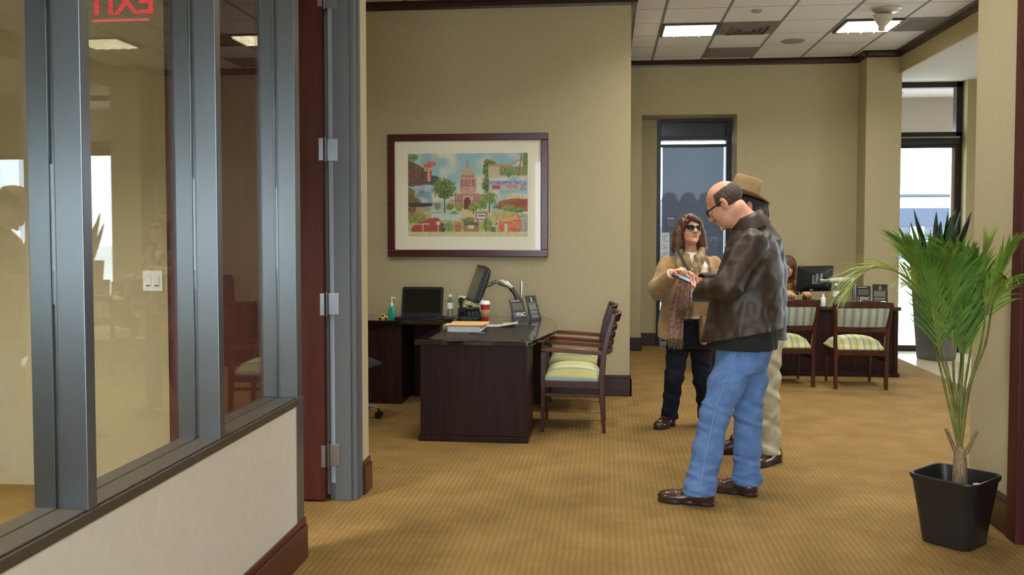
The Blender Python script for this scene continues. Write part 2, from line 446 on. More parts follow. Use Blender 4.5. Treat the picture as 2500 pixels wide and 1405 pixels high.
# ---- back wall, recess with a glazed door, column
mb = MB()
mb.box((0.21, 11.66, 0), (0.43, 12.4, CEIL)); mb.box((0.43, 11.66, 3.02), (1.62, 12.4, CEIL)); mb.box((1.62, 11.66, 0), (3.09, 12.4, CEIL)); mb.box((0.43, 12.2, 0), (0.655, 12.4, 3.02))
struct(mb, 'wall_back', M_WALL)
mb = MB(); mb.box((3.09, 11.3, 0), (3.5, 12.4, CEIL)); struct(mb, 'wall_column', M_WALL)
mb = MB()
for a, b in (((0.23, 11.64), (0.43, 11.66)), ((1.62, 11.64), (3.09, 11.66)), ((0.43, 12.18), (0.655, 12.2)), ((3.07, 11.28), (3.5, 11.3)), ((3.07, 11.3), (3.09, 11.64)), ((1.60, 11.66), (1.62, 12.15)), ((0.43, 11.66), (0.445, 12.18))):
    mb.box((*a, 0), (*b, 0.175))
struct(mb, 'baseboard_back', M_TRIM, bevel=0.004)
mb = MB()
crown(mb, (0.21, 11.66), (3.09, 11.66), (0, -1)); crown(mb, (3.09, 11.24), (3.09, 11.66), (-1, 0)); crown(mb, (3.03, 11.3), (3.5, 11.3), (0, -1)); crown(mb, (3.47, 5.0), (3.47, 11.3), (-1, 0))
struct(mb, 'trim_2', M_TRIM)
# glazed door: frame, transom, leaf, pull
M_DOORMETAL = mat('dark_door_metal', (38, 36, 42), 0.35, 0.4)
fr = MB()
fr.box((0.655, 12.19, 0), (0.70, 12.3, 3.02)); fr.box((1.555, 12.19, 0), (1.62, 12.3, 3.02)); fr.box((0.70, 12.19, 2.745), (1.555, 12.3, 2.80)); fr.box((0.70, 12.19, 2.985), (1.555, 12.3, 3.02))
fr.box((0.655, 12.15, 0), (0.70, 12.19, 0.70)); fr.box((0.70, 12.19, 2.655), (1.555, 12.23, 2.695))
d2 = struct(fr, 'door_2', M_DOORMETAL, bevel=0.003)
mb = MB(); mb.box((0.70, 12.25, 0.0), (0.708, 12.29, 2.745)); mb.box((1.547, 12.25, 0), (1.555, 12.29, 2.745)); mb.box((0.708, 12.25, 0), (1.547, 12.29, 0.25)); mb.box((0.708, 12.25, 2.738), (1.547, 12.29, 2.745)); struct(mb, 'door_stile', M_STEEL, d2)
mb = MB(); mb.box((0.708, 12.267, 0.25), (1.547, 12.273, 2.738)); struct(mb, 'glass_pane', M_WINGLASS, d2)
mb = MB(); mb.box((0.70, 12.25, 2.80), (1.555, 12.256, 2.985)); struct(mb, 'transom_panel', mat('dark_transom_glass', (50, 52, 62), 0.2), d2)
mb = MB(); mb.tube([(0.715, 12.185, 0.60), (0.715, 12.165, 0.60), (0.715, 12.165, 0.71), (0.715, 12.185, 0.71)], 0.018, 10); mb.box((0.69, 12.16, 0.60), (0.745, 12.19, 0.71)); mb.build('door_latch', M_STEEL, d2, bevel=0.006)
# solar shade in front of the glass
def shade_mat():
    m = bpy.data.materials.new('solar_screen_fabric'); m.use_nodes = True
    nt = m.node_tree; nt.nodes.clear(); L = nt.links.new
    o = N(nt, 'ShaderNodeOutputMaterial'); mx = N(nt, 'ShaderNodeMixShader'); mx.inputs[0].default_value = 0.86
    t = N(nt, 'ShaderNodeBsdfTransparent'); t.inputs[0].default_value = (0.7, 0.74, 0.8, 1)
    a = N(nt, 'ShaderNodeAddShader'); d = N(nt, 'ShaderNodeBsdfDiffuse'); d.inputs[0].default_value = rgb(96, 98, 106); tl = N(nt, 'ShaderNodeBsdfTranslucent'); tl.inputs[0].default_value = (0.034, 0.036, 0.042, 1)
    L(d.outputs[0], a.inputs[0]); L(tl.outputs[0], a.inputs[1]); L(t.outputs[0], mx.inputs[1]); L(a.outputs[0], mx.inputs[2]); L(mx.outputs[0], o.inputs[0])
    return m
M_SHADE = shade_mat()
sh = thing('roller_shade', 'grey see-through solar shade drawn down over the glass door', 'shade', (1.125, 12.22, 0.0))
mb = MB(); mb.box((-0.40, -0.002, 0.08), (0.405, 0.0, 2.66)); mb.build('shade_fabric', M_SHADE, sh)
mb = MB(); mb.lathe([(0.012, -0.40), (0.012, 0.40)], 10, T=trs((0, 0, 0.075), ry=PI / 2)); mb.build('hem_bar', M_DOORMETAL, sh)
nt_ = thing('notice', 'white printed notice stuck on the glazed door beside the lock box', 'notice', (0.775, 12.205, 1.36))
mb = MB(); mb.box((-0.055, -0.002, -0.16), (0.05, 0.0, 0.16)); mb.build('sheet', mat('backlit_white_paper', (236, 238, 244), 0.8), nt_)
mb = MB()
for k in range(11):
    if k not in (4, 8): mb.box((-0.04, -0.003, 0.12 - k * 0.026), (0.035 - 0.02 * (k % 3), -0.002, 0.127 - k * 0.026))
mb.build('text_lines', mat('grey_ink', (130, 130, 150), 0.8), nt_)['kind'] = 'stuff'
lb_ = thing('lock_box', 'small grey metal box on the glazed door above the white notice', 'box', (0.835, 12.205, 1.66))
mb = MB(); mb.box((-0.055, -0.03, -0.075), (0.055, 0.0, 0.065)); mb.build('box_body', mat('dull_grey_metal', (112, 114, 120), 0.5, 0.3), lb_, bevel=0.006)
mb = MB(); mb.box((-0.045, -0.034, 0.045), (0.045, -0.03, 0.055)); mb.build('lid_edge', M_STEEL, lb_)
# ---- window 2 to the right of the column
fr = MB(); Y2 = 12.0
fr.box((3.5, Y2, 3.36), (4.46, Y2 + 0.12, 3.43)); fr.box((4.385, Y2, 0), (4.46, Y2 + 0.12, 3.43)); fr.box((3.5, Y2, 2.735), (4.46, Y2 + 0.12, 2.80)); fr.box((3.5, Y2, 0.0), (3.58, Y2 + 0.12, 3.43)); fr.box((3.5, Y2, 0.0), (4.46, Y2 + 0.12, 0.075))
w2 = struct(fr, 'window_2', M_DKFRAME, bevel=0.004)
mb = MB(); mb.box((3.58, Y2 + 0.05, 0.075), (4.385, Y2 + 0.056, 2.735)); struct(mb, 'glass_pane', M_WINGLASS, w2)
mb = MB(); mb.box((3.58, Y2 + 0.05, 2.80), (4.385, Y2 + 0.056, 3.36)); struct(mb, 'transom_glass', M_WINGLASS, w2)
mb = MB(); mb.box((4.345, Y2 + 0.02, 0.075), (4.385, Y2 + 0.05, 2.735)); struct(mb, 'glazing_stop', mat('pale_mauve_aluminium', (176, 160, 160), 0.35, 0.4), w2)
M_DARKSHADE = mat('rolled_black_shade', (20, 20, 24), 0.6)
rs = thing('roller_shade', 'rolled-up black shade at the head of the clear window behind the tall planter', 'shade', (3.98, Y2 - 0.02, 2.6))
mb = MB(); mb.lathe([(0.054, -0.42), (0.054, 0.42)], 14, T=trs((0, 0, 0.085), ry=PI / 2)); mb.build('shade_roll', M_DARKSHADE, rs, smooth=True)
mb = MB(); mb.box((-0.41, -0.012, -0.005), (0.41, 0.012, 0.03)); mb.build('hem_bar', M_DARKSHADE, rs)
mb = MB(); mb.box((-0.43, -0.05, 0.115), (0.43, 0.02, 0.135)); mb.build('shade_bracket', M_STEEL, rs)
cn = MB(); cn.box((3.2, 12.45, 3.42), (7.5, 13.6, 3.5)); cn.box((3.2, 13.3, 2.93), (7.5, 13.36, 3.42)); struct(cn, 'trim_3', mat('mauve_grey_canopy', (150, 138, 134), 0.8))
cl = thing('canopy_light', 'round flush light under the outdoor canopy above the bright window', 'light', (3.86, 12.85, 3.42))
mb = MB(); mb.lathe([(0.13, 0), (0.13, -0.015), (0.10, -0.02), (0.0, -0.02)], 24); mb.build('trim_ring', M_STEEL, cl, smooth=True)
# ---- wall and a further window beyond, seen in the storefront glass
mb = MB()
mb.box((4.46, 11.85, 0), (5.08, 12.2, 3.43)); mb.box((6.75, 11.85, 0), (8.0, 12.2, 3.43)); mb.box((5.08, 11.85, 2.62), (6.75, 12.2, 3.43))
struct(mb, 'wall_back_right', M_WALL)
fr = MB(); fr.box((5.08, 12.0, 0), (5.13, 12.1, 2.62)); fr.box((6.69, 12.0, 0), (6.75, 12.1, 2.62)); fr.box((5.13, 12.0, 2.56), (6.69, 12.1, 2.62)); fr.box((5.13, 12.0, 0), (6.69, 12.1, 0.08))
w3 = struct(fr, 'window_3', M_DKFRAME); mb = MB(); mb.box((5.13, 12.05, 0.08), (6.69, 12.056, 2.56)); struct(mb, 'glass_pane', M_WINGLASS, w3)
# ---- right side walls
mb = MB(); mb.box((2.03, 4.73, 0), (2.2, 5.267, CEIL)); mb.box((2.03, -3.0, 3.09), (2.2, 4.73, CEIL)); mb.box((2.03, -3.0, 0), (2.2, 3.55, 3.09)); mb.box((2.2, 5.1, 0), (8.0, 5.267, CEIL))
struct(mb, 'wall_right', M_WALL)
mb = MB(); mb.box((2.012, 4.74, 0), (2.03, 5.285, 0.165)); mb.box((2.02, 4.74, 0.165), (2.03, 5.277, 0.198)); mb.box((2.03, 5.267, 0), (8.0, 5.285, 0.165)); struct(mb, 'baseboard_right', M_TRIM, bevel=0.004)
mb = MB(); mb.box((2.005, 4.62, 0), (2.2, 4.73, 3.09)); mb.box((2.005, 3.55, 0), (2.2, 3.66, 3.09)); mb.box((2.005, 3.66, 2.98), (2.2, 4.62, 3.09)); d3 = struct(mb, 'door_3', M_DOORWOOD, bevel=0.004)
mb = MB(); mb.box((2.05, 3.66, 0.01), (2.095, 4.62, 2.98)); struct(mb, 'door_leaf', M_DOORWOOD, d3)
mb = MB(); mb.box((7.9, 5.267, 0), (8.0, 6.4, 3.43)); mb.box((7.9, 8.0, 0), (8.0, 12.3, 3.43)); mb.box((7.9, 6.4, 2.7), (8.0, 8.0, 3.43)); struct(mb, 'wall_far_right', M_WALL)
fr = MB()
for y in (6.4, 7.94): fr.box((7.92, y, 0), (7.99, y + 0.06, 2.7))
fr.box((7.92, 6.4, 2.64), (7.99, 8.0, 2.7)); fr.box((7.92, 6.4, 0), (7.99, 8.0, 0.08))
w6 = struct(fr, 'window_6_added', M_DKFRAME)  # unseen side glazing, added to bring cool daylight in from the right
for y in (6.46,):
    mb = MB(); mb.box((7.95, y, 0.08), (7.956, y + 1.48, 2.64)); struct(mb, 'glass_pane', M_WINGLASS, w6)
# ---- wall behind the camera with unseen glazing, added and widened for daylight
mb = MB(); mb.box((-1.42, -3.2, 3.3), (2.2, -3.0, CEIL)); mb.box((1.95, -3.2, 0), (2.2, -3.0, 3.3)); struct(mb, 'wall_front', M_WALL)
fr = MB()
for x in (-1.42, 0.24, 1.89): fr.box((x, -3.14, 0), (x + 0.06, -3.06, 3.3))
fr.box((-1.42, -3.14, 3.24), (1.95, -3.06, 3.3)); fr.box((-1.42, -3.14, 0), (1.95, -3.06, 0.1))
w5 = struct(fr, 'window_5_added', M_DKFRAME)
for x in (-1.36, 0.30): 
    mb = MB(); mb.box((x, -3.104, 0.1), (x + 1.59, -3.098, 3.24)); struct(mb, 'glass_pane', M_WINGLASS, w5)

# ---- street outside
M_PAVE = mat('pale_concrete', (214, 212, 206), 0.9)
mb = MB(); mb.box((-40, 12.4, -0.2), (60, 90, -0.12)); mb.box((8.0, -3.2, -0.2), (60, 12.4, -0.12)); mb.box((-40, -30, -0.2), (60, -3.2, -0.12)); mb.box((-40, -3.2, -0.2), (-1.58, -1.2, -0.12)); o = struct(mb, 'ground', M_PAVE)
M_FACADE = mat('white_stucco', (232, 232, 230), 0.9); M_BAND = mat('slate_blue_fascia', (44, 50, 66), 0.7)
bld = thing('building', 'white shopfront with a slate blue fascia band across the street', 'building', (18.0, 55.0, -0.12))
mb = MB(); mb.box((-9, 0, 0), (9, 6, 7.0)); mb.build('wall', M_FACADE, bld)
mb = MB(); mb.box((-9, -1.2, 1.9), (9, 0, 2.95)); mb.build('fascia_band', M_BAND, bld)
mb = MB(); mb.box((-9, -1.3, 3.62), (9, 0, 3.74)); mb.build('cornice', M_BAND, bld)
for k in range(6):
    x = -8.2 + k * 2.8
    mb = MB(); mb.box((x, -0.15, 0), (x + 0.18, 0, 1.9)); mb.box((x + 2.2, -0.15, 0), (x + 2.38, 0, 1.9)); mb.box((x, -0.15, 1.0), (x + 2.38, 0, 1.1)); f = mb.build('window_frame', M_WHITE, bld)
    mb = MB(); mb.box((x + 0.18, -0.05, 0), (x + 2.2, -0.02, 1.9)); mb.build('pane', mat('dark_shop_glass', (70, 76, 84), 0.1), f)
bl2 = thing('building', 'dark shopfront with white lettering seen through the solar shade', 'building', (3.4, 40.0, -0.12))
mb = MB(); mb.box((-5, 0, 0), (5.5, 5, 2.95)); mb.build('wall', mat('charcoal_facade', (44, 46, 52), 0.8), bl2)
mb = MB()
for k in range(13): mb.lathe([(0.01, 0.42), (0.26, 0.3), (0.40, 0.0), (0.40, -0.2)], 12, T=trs((-4.8 + k * 0.82, 0.3, 2.95)))
mb.build('scalloped_parapet', bpy.data.materials['charcoal_facade'], bl2, smooth=True)
M_SIGNW = mat('white_sign_letters', (240, 240, 240), 0.6)
text_mesh('lettering', 'SOUTH', 0.27, M_SIGNW, bl2, trs((1.06, -0.03, 1.275), rx=PI / 2), bold=0.012)
text_mesh('lettering', 'EYE', 0.13, M_SIGNW, bl2, trs((1.30, -0.03, 1.07), rx=PI / 2))

# ================================================================== CEILING FIXTURES
M_GLOW = None
def troffer_mat():
    m = bpy.data.materials.new('lit_louvre_lens'); m.use_nodes = True
    nt = m.node_tree; nt.nodes.clear(); L = nt.links.new
    tc = N(nt, 'ShaderNodeTexCoord')
    br = N(nt, 'ShaderNodeTexBrick', offset=0.0, _Scale=1.0); br.inputs['Brick Width'].default_value = 0.14; br.inputs['Row Height'].default_value = 0.07; br.inputs['Mortar Size'].default_value = 0.005
    br.inputs['Color1'].default_value = (1, 0.93, 0.78, 1); br.inputs['Color2'].default_value = (1, 0.97, 0.86, 1); br.inputs['Mortar'].default_value = (0.30, 0.27, 0.2, 1)
    L(tc.outputs['Object'], br.inputs['Vector'])
    e = N(nt, 'ShaderNodeEmission'); e.inputs[1].default_value = PANEL_GLOW; L(br.outputs['Color'], e.inputs[0])
    o = N(nt, 'ShaderNodeOutputMaterial'); L(e.outputs[0], o.inputs[0])
    return m
M_GLOW = troffer_mat()
M_GRIDBAR = mat('cream_louvre', (226, 214, 176), 0.4)
M_LOUVRE = mat('dark_troffer_frame', (52, 46, 36), 0.5)
def troffer(x, y, label, power=1.0):
    t = thing('ceiling_light', label, 'ceiling light', (x, y, CEIL), 0, 'recessed ceiling lights')
    mb = MB(); mb.box((-0.265, -0.265, -0.012), (0.265, 0.265, -0.006)); mb.build('lens', M_GLOW, t)
    mb = MB()
    for k in range(1, 4): mb.box((-0.265 + k * 0.1325 - 0.003, -0.265, -0.034), (-0.265 + k * 0.1325 + 0.003, 0.265, -0.022))
    for k in range(1, 7): mb.box((-0.265, -0.265 + k * 0.0757 - 0.003, -0.034), (0.265, -0.265 + k * 0.0757 + 0.003, -0.022))
    mb.build('louvre_grid', M_GRIDBAR, t)
    mb = MB(); 
    for a, b in (((-0.29, -0.29), (-0.265, 0.29)), ((0.265, -0.29), (0.29, 0.29)), ((-0.265, -0.29), (0.265, -0.265)), ((-0.265, 0.265), (0.265, 0.29))): mb.box((*a, -0.02), (*b, 0.0))
    mb.build('frame', M_LOUVRE, t)
    ld = bpy.data.lights.new('lamp', 'AREA'); ld.shape = 'SQUARE'; ld.size = 0.52; ld.energy = LAMP_POWER * power; ld.color = LAMP_COLOR; ld.spread = LAMP_SPREAD
    lo = bpy.data.objects.new('lamp', ld); COL.objects.link(lo); lo.parent = t; lo.location = (0, 0, -0.016)
    return t
troffer(0.855, 9.87, 'square recessed ceiling light left of the grey diffuser vent', 0.7)
troffer(2.70, 9.87, 'square recessed ceiling light behind the dome sensor', 0.7)
for x, y, p in ((0.855, 7.43, 1), (2.70, 7.43, 1), (0.855, 4.99, 1), (2.70, 5.9, 0.8), (0.855, 2.55, 1), (0.3, 0.1, 1.0), (-0.975, 6.21, 0.7), (-3.2, 6.6, 0.6), (5.8, 9.0, 0.5), (-3.2, 2.4, 5.6)):
    t = troffer(x, y, 'unseen recessed square ceiling light placed overhead out of the frame', p)
    if x > 3.5: t.location.z = 3.43
    if x < -2 and y < 5: t.location.z = 2.98  # office light is unseen, added to brighten the room behind the glass
M_VENT = mat('grey_vent_metal', (118, 110, 104), 0.6)
def vent(x, y, w, d, label, rings):
    t = thing('ceiling_vent', label, 'vent', (x, y, CEIL))
    mb = MB(); mb.box((-w / 2, -d / 2, -0.008), (w / 2, d / 2, 0.0)); mb.build('frame', M_VENT, t)
    mb = MB()
    if rings:
        for k in range(4):
            a = w / 2 - 0.06 - k * 0.055
            prof = [(a, -0.008), (a - 0.02, -0.03), (a - 0.025, -0.028), (a - 0.012, -0.008)]
            mb.rings([[(sx * r, sy * r, z) for sx, sy in ((1, 1), (-1, 1), (-1, -1), (1, -1))] for r, z in prof], cap0=False, cap1=False)
        mb.lathe([(0.03, -0.008), (0.05, -0.03), (0.0, -0.032)], 16)
    else:
        for k in range(14): mb.bar((-w / 2 + 0.03, -d / 2 + 0.04 + k * (d - 0.08) / 13, -0.012), (w / 2 - 0.03, -d / 2 + 0.04 + k * (d - 0.08) / 13, -0.012), 0.022, 0.004, up=(0, 0.5, 1))
    mb.build('louvres', M_VENT, t)
vent(1.465, 9.87, 0.58, 0.58, 'grey square ceiling diffuser with nested cones between the two lights', True)
vent(1.465, 11.18, 0.58, 0.58, 'plain grey slotted return grille in the ceiling nearest the back wall', False)
vent(3.235, 9.87, 0.44, 0.58, 'grey slotted ceiling grille beside the dark crown on the right', False)
sp = thing('ceiling_speaker', 'round flat beige speaker grille in the ceiling', 'speaker', (2.08, 10.58, CEIL))
mb = MB(); mb.lathe([(0.13, 0), (0.13, -0.01), (0.115, -0.014), (0.0, -0.012)], 28); mb.build('grille', mat('beige_speaker_mesh', (158, 148, 132), 0.7, bump=0.6, bs=300), sp, smooth=True)
sk = thing('smoke_detector', 'small round ceiling detector near the top edge of the ceiling view', 'detector', (1.44, 9.10, CEIL))
mb = MB(); mb.lathe([(0.05, 0), (0.05, -0.012), (0.035, -0.022), (0, -0.022)], 20); mb.build('cover', mat('taupe_plastic', (160, 148, 138), 0.5), sk, smooth=True)
dm = thing('dome_sensor', 'pale ceiling-mounted sensor with a dish and a drooping snout', 'sensor', (2.69, 9.16, CEIL))
M_SENS = mat('pale_glossy_plastic', (190, 184, 168), 0.25)
mb = MB(); mb.lathe([(0.14, 0), (0.14, -0.012), (0.11, -0.035), (0.05, -0.05), (0, -0.05)], 28); mb.build('dish', M_SENS, dm, smooth=True)
mb = MB(); mb.tube([(0, 0, -0.04), (-0.02, -0.01, -0.09), (-0.035, -0.02, -0.11)], [0.04, 0.035, 0.03], 12); mb.lathe([(0.10, 0), (0.09, -0.02), (0.03, -0.10), (0.028, -0.14), (0, -0.14)], 20, T=trs((-0.045, -0.02, -0.075), ry=0.12)); mb.build('snout', M_SENS, dm, smooth=True)

# ================================================================== ON THE WALLS
sw = thing('light_switch', 'white double rocker light switch plate on the office wall', 'switch', (-2.685, 5.095, 1.25))
mb = MB(); mb.box((-0.062, -0.007, -0.062), (0.062, 0, 0.062)); mb.build('plate', M_WHITE, sw, bevel=0.003)
for s in (-0.026, 0.026):
    mb = MB(); mb.box((s - 0.016, -0.012, -0.034), (s + 0.016, -0.007, 0.034)); r_ = mb.build('rocker', M_WHITE, sw, bevel=0.002)
    mb = MB(); mb.box((s - 0.012, -0.0128, -0.03), (s + 0.012, -0.0118, -0.024)); mb.build('indicator_slot', M_BLACK, r_)
ex = thing('exit_sign_reflection', 'red glowing exit sign added in the office in place of its mirror image in the glass', 'sign', (-2.36, 4.2, 2.84))  # added glowing sign stands in for a mirrored reflection in the glass
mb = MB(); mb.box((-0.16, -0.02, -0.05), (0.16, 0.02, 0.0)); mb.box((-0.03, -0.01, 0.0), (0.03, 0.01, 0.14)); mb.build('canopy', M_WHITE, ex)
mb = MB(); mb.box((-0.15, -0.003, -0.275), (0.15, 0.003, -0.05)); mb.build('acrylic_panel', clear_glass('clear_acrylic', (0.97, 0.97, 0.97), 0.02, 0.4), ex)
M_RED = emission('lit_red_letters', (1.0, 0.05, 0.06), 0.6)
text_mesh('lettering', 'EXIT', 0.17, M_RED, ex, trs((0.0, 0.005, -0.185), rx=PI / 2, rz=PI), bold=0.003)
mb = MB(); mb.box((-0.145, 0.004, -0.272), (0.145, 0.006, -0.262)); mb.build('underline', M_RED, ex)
# ================================================================== FRAMED PICTURE
def vnoise(shape, cell, seed):
    rg = np.random.RandomState(seed)
    h, w = shape
    gh, gw = int(h / cell) + 3, int(w / cell) + 3
    g = rg.rand(gh, gw)
    y, x = np.mgrid[0:h, 0:w] / cell
    i, j = y.astype(int), x.astype(int)
    fy, fx = y - i, x - j
    fy = fy * fy * (3 - 2 * fy); fx = fx * fx * (3 - 2 * fx)
    return (g[i, j] * (1 - fx) + g[i, j + 1] * fx) * (1 - fy) + (g[i + 1, j] * (1 - fx) + g[i + 1, j + 1] * fx) * fy
class Canvas:
    """A small watercolour; coordinates 0..300 right, 0..208 down."""
    W, H = 300, 208
    def __init__(s):
        s.a = np.zeros((s.H, s.W, 3)); s.y, s.x = np.mgrid[0:s.H, 0:s.W].astype(float)
        s.n1 = vnoise((s.H, s.W), 5, 1); s.n2 = vnoise((s.H, s.W), 2.2, 2); s.n3 = vnoise((s.H, s.W), 22, 3); s.n4 = vnoise((s.H, s.W), 9, 4)
    def put(s, m, c, c2=None, n=None, op=1.0):
        c = np.array(c, float)
        col = c if c2 is None else c + (np.array(c2, float) - c) * (n if n is not None else s.n1)[..., None]
        k = (m * op)[..., None]
        s.a = s.a * (1 - k) + col * k
    def rect(s, x0, y0, x1, y1): return ((s.x >= x0) & (s.x < x1) & (s.y >= y0) & (s.y < y1)).astype(float)
    def ell(s, cx, cy, rx, ry, rag=0.0):
        d = ((s.x - cx) / rx) ** 2 + ((s.y - cy) / ry) ** 2
        return (d < 1 + rag * (s.n1 + s.n2 - 1)).astype(float)
    def poly(s, P):
        m = np.zeros((s.H, s.W), bool); n = len(P)
        for i in range(n):
            (x0, y0), (x1, y1) = P[i], P[(i + 1) % n]
            if y0 == y1: continue
            c = ((y0 <= s.y) & (s.y < y1)) | ((y1 <= s.y) & (s.y < y0))
            m ^= c & (s.x < x0 + (s.y - y0) * (x1 - x0) / (y1 - y0))
        return m.astype(float)
    def line(s, x0, y0, x1, y1, w):
        dx, dy = x1 - x0, y1 - y0
        t = np.clip(((s.x - x0) * dx + (s.y - y0) * dy) / (dx * dx + dy * dy), 0, 1)
        return (np.hypot(s.x - x0 - t * dx, s.y - y0 - t * dy) < w).astype(float)
    def tree(s, cx, cy, rx, ry, trunk=None, dark=(52, 78, 40), light=(150, 168, 80)):
        if trunk: s.put(s.line(cx, cy, cx, trunk, 1.6), (110, 72, 52))
        s.put(s.ell(cx, cy, rx, ry, 0.9), dark, light, np.clip(s.n2 * 1.1 - 0.15 + (cy - s.y) / ry * 0.25, 0, 1))
def paint():
    c = Canvas(); P, R, L, E = c.put, c.rect, c.line, c.ell
    P(np.ones((c.H, c.W)), (150, 196, 206), (236, 228, 204), np.clip((c.n3 - 0.35) * 2.4, 0, 1))
    # left brick wall with a tall red sign
    P(c.poly([(0, 14), (40, 36), (44, 76), (16, 84), (0, 92)]), (92, 62, 48), (126, 88, 66), c.n1)
    P(E(12, 8, 13, 9, 0.9), (84, 116, 72), (140, 160, 100), c.n2)
    P(c.poly([(58, 54), (78, 58), (74, 80), (58, 78)]), (86, 96, 110), (60, 62, 74), c.n1)
    P(R(40, 44, 60, 78), (110, 92, 86), (70, 62, 66), c.n2)
    P(c.poly([(39, 26), (70, 20), (71, 30), (40, 38)]), (214, 84, 70), (236, 140, 120), c.n2); P(R(48, 20, 58, 70), (206, 74, 62), (228, 120, 104), c.n2)
    for k, t in enumerate(range(5)): P(R(51, 36 + k * 7, 55, 40 + k * 7), (240, 214, 196))
    P(c.poly([(0, 82), (62, 78), (62, 122), (0, 126)]), (120, 156, 196), (196, 214, 224), c.n4); P(c.poly([(0, 84), (18, 92), (16, 104), (36, 122), (0, 124)]), (106, 84, 50), (140, 112, 70), c.n1)
    P(R(28, 92, 42, 102), (120, 146, 138)); P(R(18, 102, 54, 110), (150, 184, 170), (110, 140, 130), c.n2)
    P(c.poly([(0, 122), (62, 124), (60, 131), (20, 136), (0, 132)]), (66, 62, 62), (40, 38, 40), c.n2); P(R(0, 134, 26, 158), (112, 60, 60), (150, 90, 80), c.n2); P(R(20, 134, 56, 152), (196, 150, 110), (150, 170, 120), c.n2)
    # right ruin with agave, shop row, brick block
    c.tree(200, 40, 12, 24); c.tree(196, 78, 9, 22, None, (60, 86, 44)); c.tree(204, 24, 14, 8)
    P(R(202, 30, 300, 60), (226, 214, 184), (198, 172, 136), c.n2); P(R(202, 28, 262, 34), (196, 146, 104)); P(R(230, 34, 300, 56), (104, 128, 76), (170, 176, 120), c.n2)
    for k in range(9): P(L(252, 60, 236 + k * 4, 36 + abs(k - 4) * 2.4, 0.8), (96, 128, 84))
    P(L(276, 56, 284, 2, 1.5), (132, 92, 62)); P(L(262, 26, 292, 10, 1.0), (140, 98, 66)); P(E(294, 16, 10, 22, 0.8), (92, 106, 66), (140, 150, 96), c.n2)
    P(R(203, 70, 300, 92), (214, 206, 206), (178, 166, 190), c.n2); P(R(203, 70, 300, 78), (96, 104, 170), (206, 206, 226), c.n2); P(R(212, 80, 232, 90), (176, 84, 80)); P(R(246, 78, 276, 90), (184, 96, 88), (226, 200, 190), c.n2); P(R(282, 78, 296, 92), (110, 112, 128), (220, 216, 216), c.n2)
    P(c.poly([(228, 120), (262, 112), (300, 114), (300, 146), (228, 140)]), (176, 100, 70), (150, 76, 52), c.n4); P(c.poly([(236, 104), (290, 106), (290, 112), (238, 110)]), (222, 176, 92), (236, 210, 150), c.n2)
    c.tree(252, 138, 16, 9, None, (96, 128, 56)); c.tree(276, 142, 14, 7, None, (90, 120, 60))
    # lawn, path
    P(c.poly([(40, 146), (226, 142), (300, 152), (300, 208), (0, 208), (0, 160)]), (176, 178, 104), (218, 206, 150), c.n4)
    P(c.poly([(140, 140), (164, 140), (196, 170), (96, 170)]), (214, 182, 134), (228, 204, 164), c.n2)
    # domed building
    st = (196, 138, 122); hi = (224, 178, 160)
    P(c.poly([(116, 112), (124, 100), (176, 98), (188, 108), (188, 138), (114, 138)]), st, hi, c.n2); P(R(104, 116, 122, 138), st, hi, c.n2)
    P(c.poly([(130, 100), (152, 82), (172, 100)]), hi, st, c.n2); P(R(131, 60, 172, 96), st, hi, c.n2)
    P(E(150, 52, 17, 18) * (c.y < 56), (186, 164, 134), (206, 190, 164), c.n1); P(R(134, 52, 167, 62), (206, 164, 148), st, c.n2)
    P(R(146, 24, 153, 38), (178, 164, 140)); P(c.poly([(147, 25), (149.5, 14), (152, 25)]), (120, 150, 140))
    for k in range(7): P(R(134 + k * 5.4, 65, 136.4 + k * 5.4, 80), (120, 74, 74)); P(R(135 + k * 5, 55, 137 + k * 5, 60), (130, 86, 82))
    for k in range(6): P(R(119 + k * 3.4, 106, 120.5 + k * 3.4, 134), (136, 84, 78)); P(R(166 + k * 3.6, 106, 167.5 + k * 3.6, 132), (136, 84, 78))
    P(R(116, 103, 188, 105), (160, 106, 96)); P(R(131, 81, 172, 83), (158, 104, 94)); P(R(116, 118, 188, 119.5), (158, 104, 94))
    P(E(149, 118, 11, 12), (226, 180, 160)); P(E(149, 119, 8.5, 10), (104, 58, 66)); P(R(141, 119, 158, 140), (104, 58, 66), (84, 44, 54), c.n1)
    c.tree(92, 88, 28, 26, 148); c.tree(106, 132, 10, 8, None, (70, 98, 46)); c.tree(128, 134, 10, 9, None, (110, 130, 50)); c.tree(204, 112, 18, 16, 146, (96, 128, 74)); c.tree(186, 126, 12, 13, None, (84, 112, 54)); c.tree(164, 134, 12, 12, 150, (92, 116, 48)); c.tree(74, 130, 9, 9, 140, (150, 110, 80)); c.tree(222, 132, 8, 6, None, (80, 84, 70))
    c.tree(116, 150, 8, 6, None, (96, 118, 60))
    # front row of little shops
    P(c.poly([(58, 150), (140, 152), (120, 166), (60, 164)]), (168, 204, 216), (206, 222, 220), c.n1)
    c.tree(18, 160, 26, 14, None, (112, 128, 48), (170, 172, 88)); P(c.poly([(8, 186), (20, 176), (52, 162), (76, 160), (84, 172), (84, 196), (8, 196)]), (188, 70, 54), (160, 54, 44), c.n2); P(c.poly([(18, 176), (54, 174), (54, 177), (18, 178)]), (214, 206, 190)); P(R(37, 176, 39, 196), (220, 214, 200)); P(E(76, 174, 6, 5), (226, 216, 190)); P(R(75, 178, 77, 200), (206, 196, 170))
    P(c.poly([(82, 170), (94, 178), (94, 196), (83, 196)]), (60, 72, 62)); c.tree(102, 182, 12, 14, None, (90, 128, 84), (160, 180, 120)); c.tree(126, 184, 12, 14, None, (168, 92, 48), (200, 160, 90)); c.tree(152, 168, 16, 10, None, (74, 110, 66)); c.tree(198, 178, 12, 16, None, (104, 128, 70))
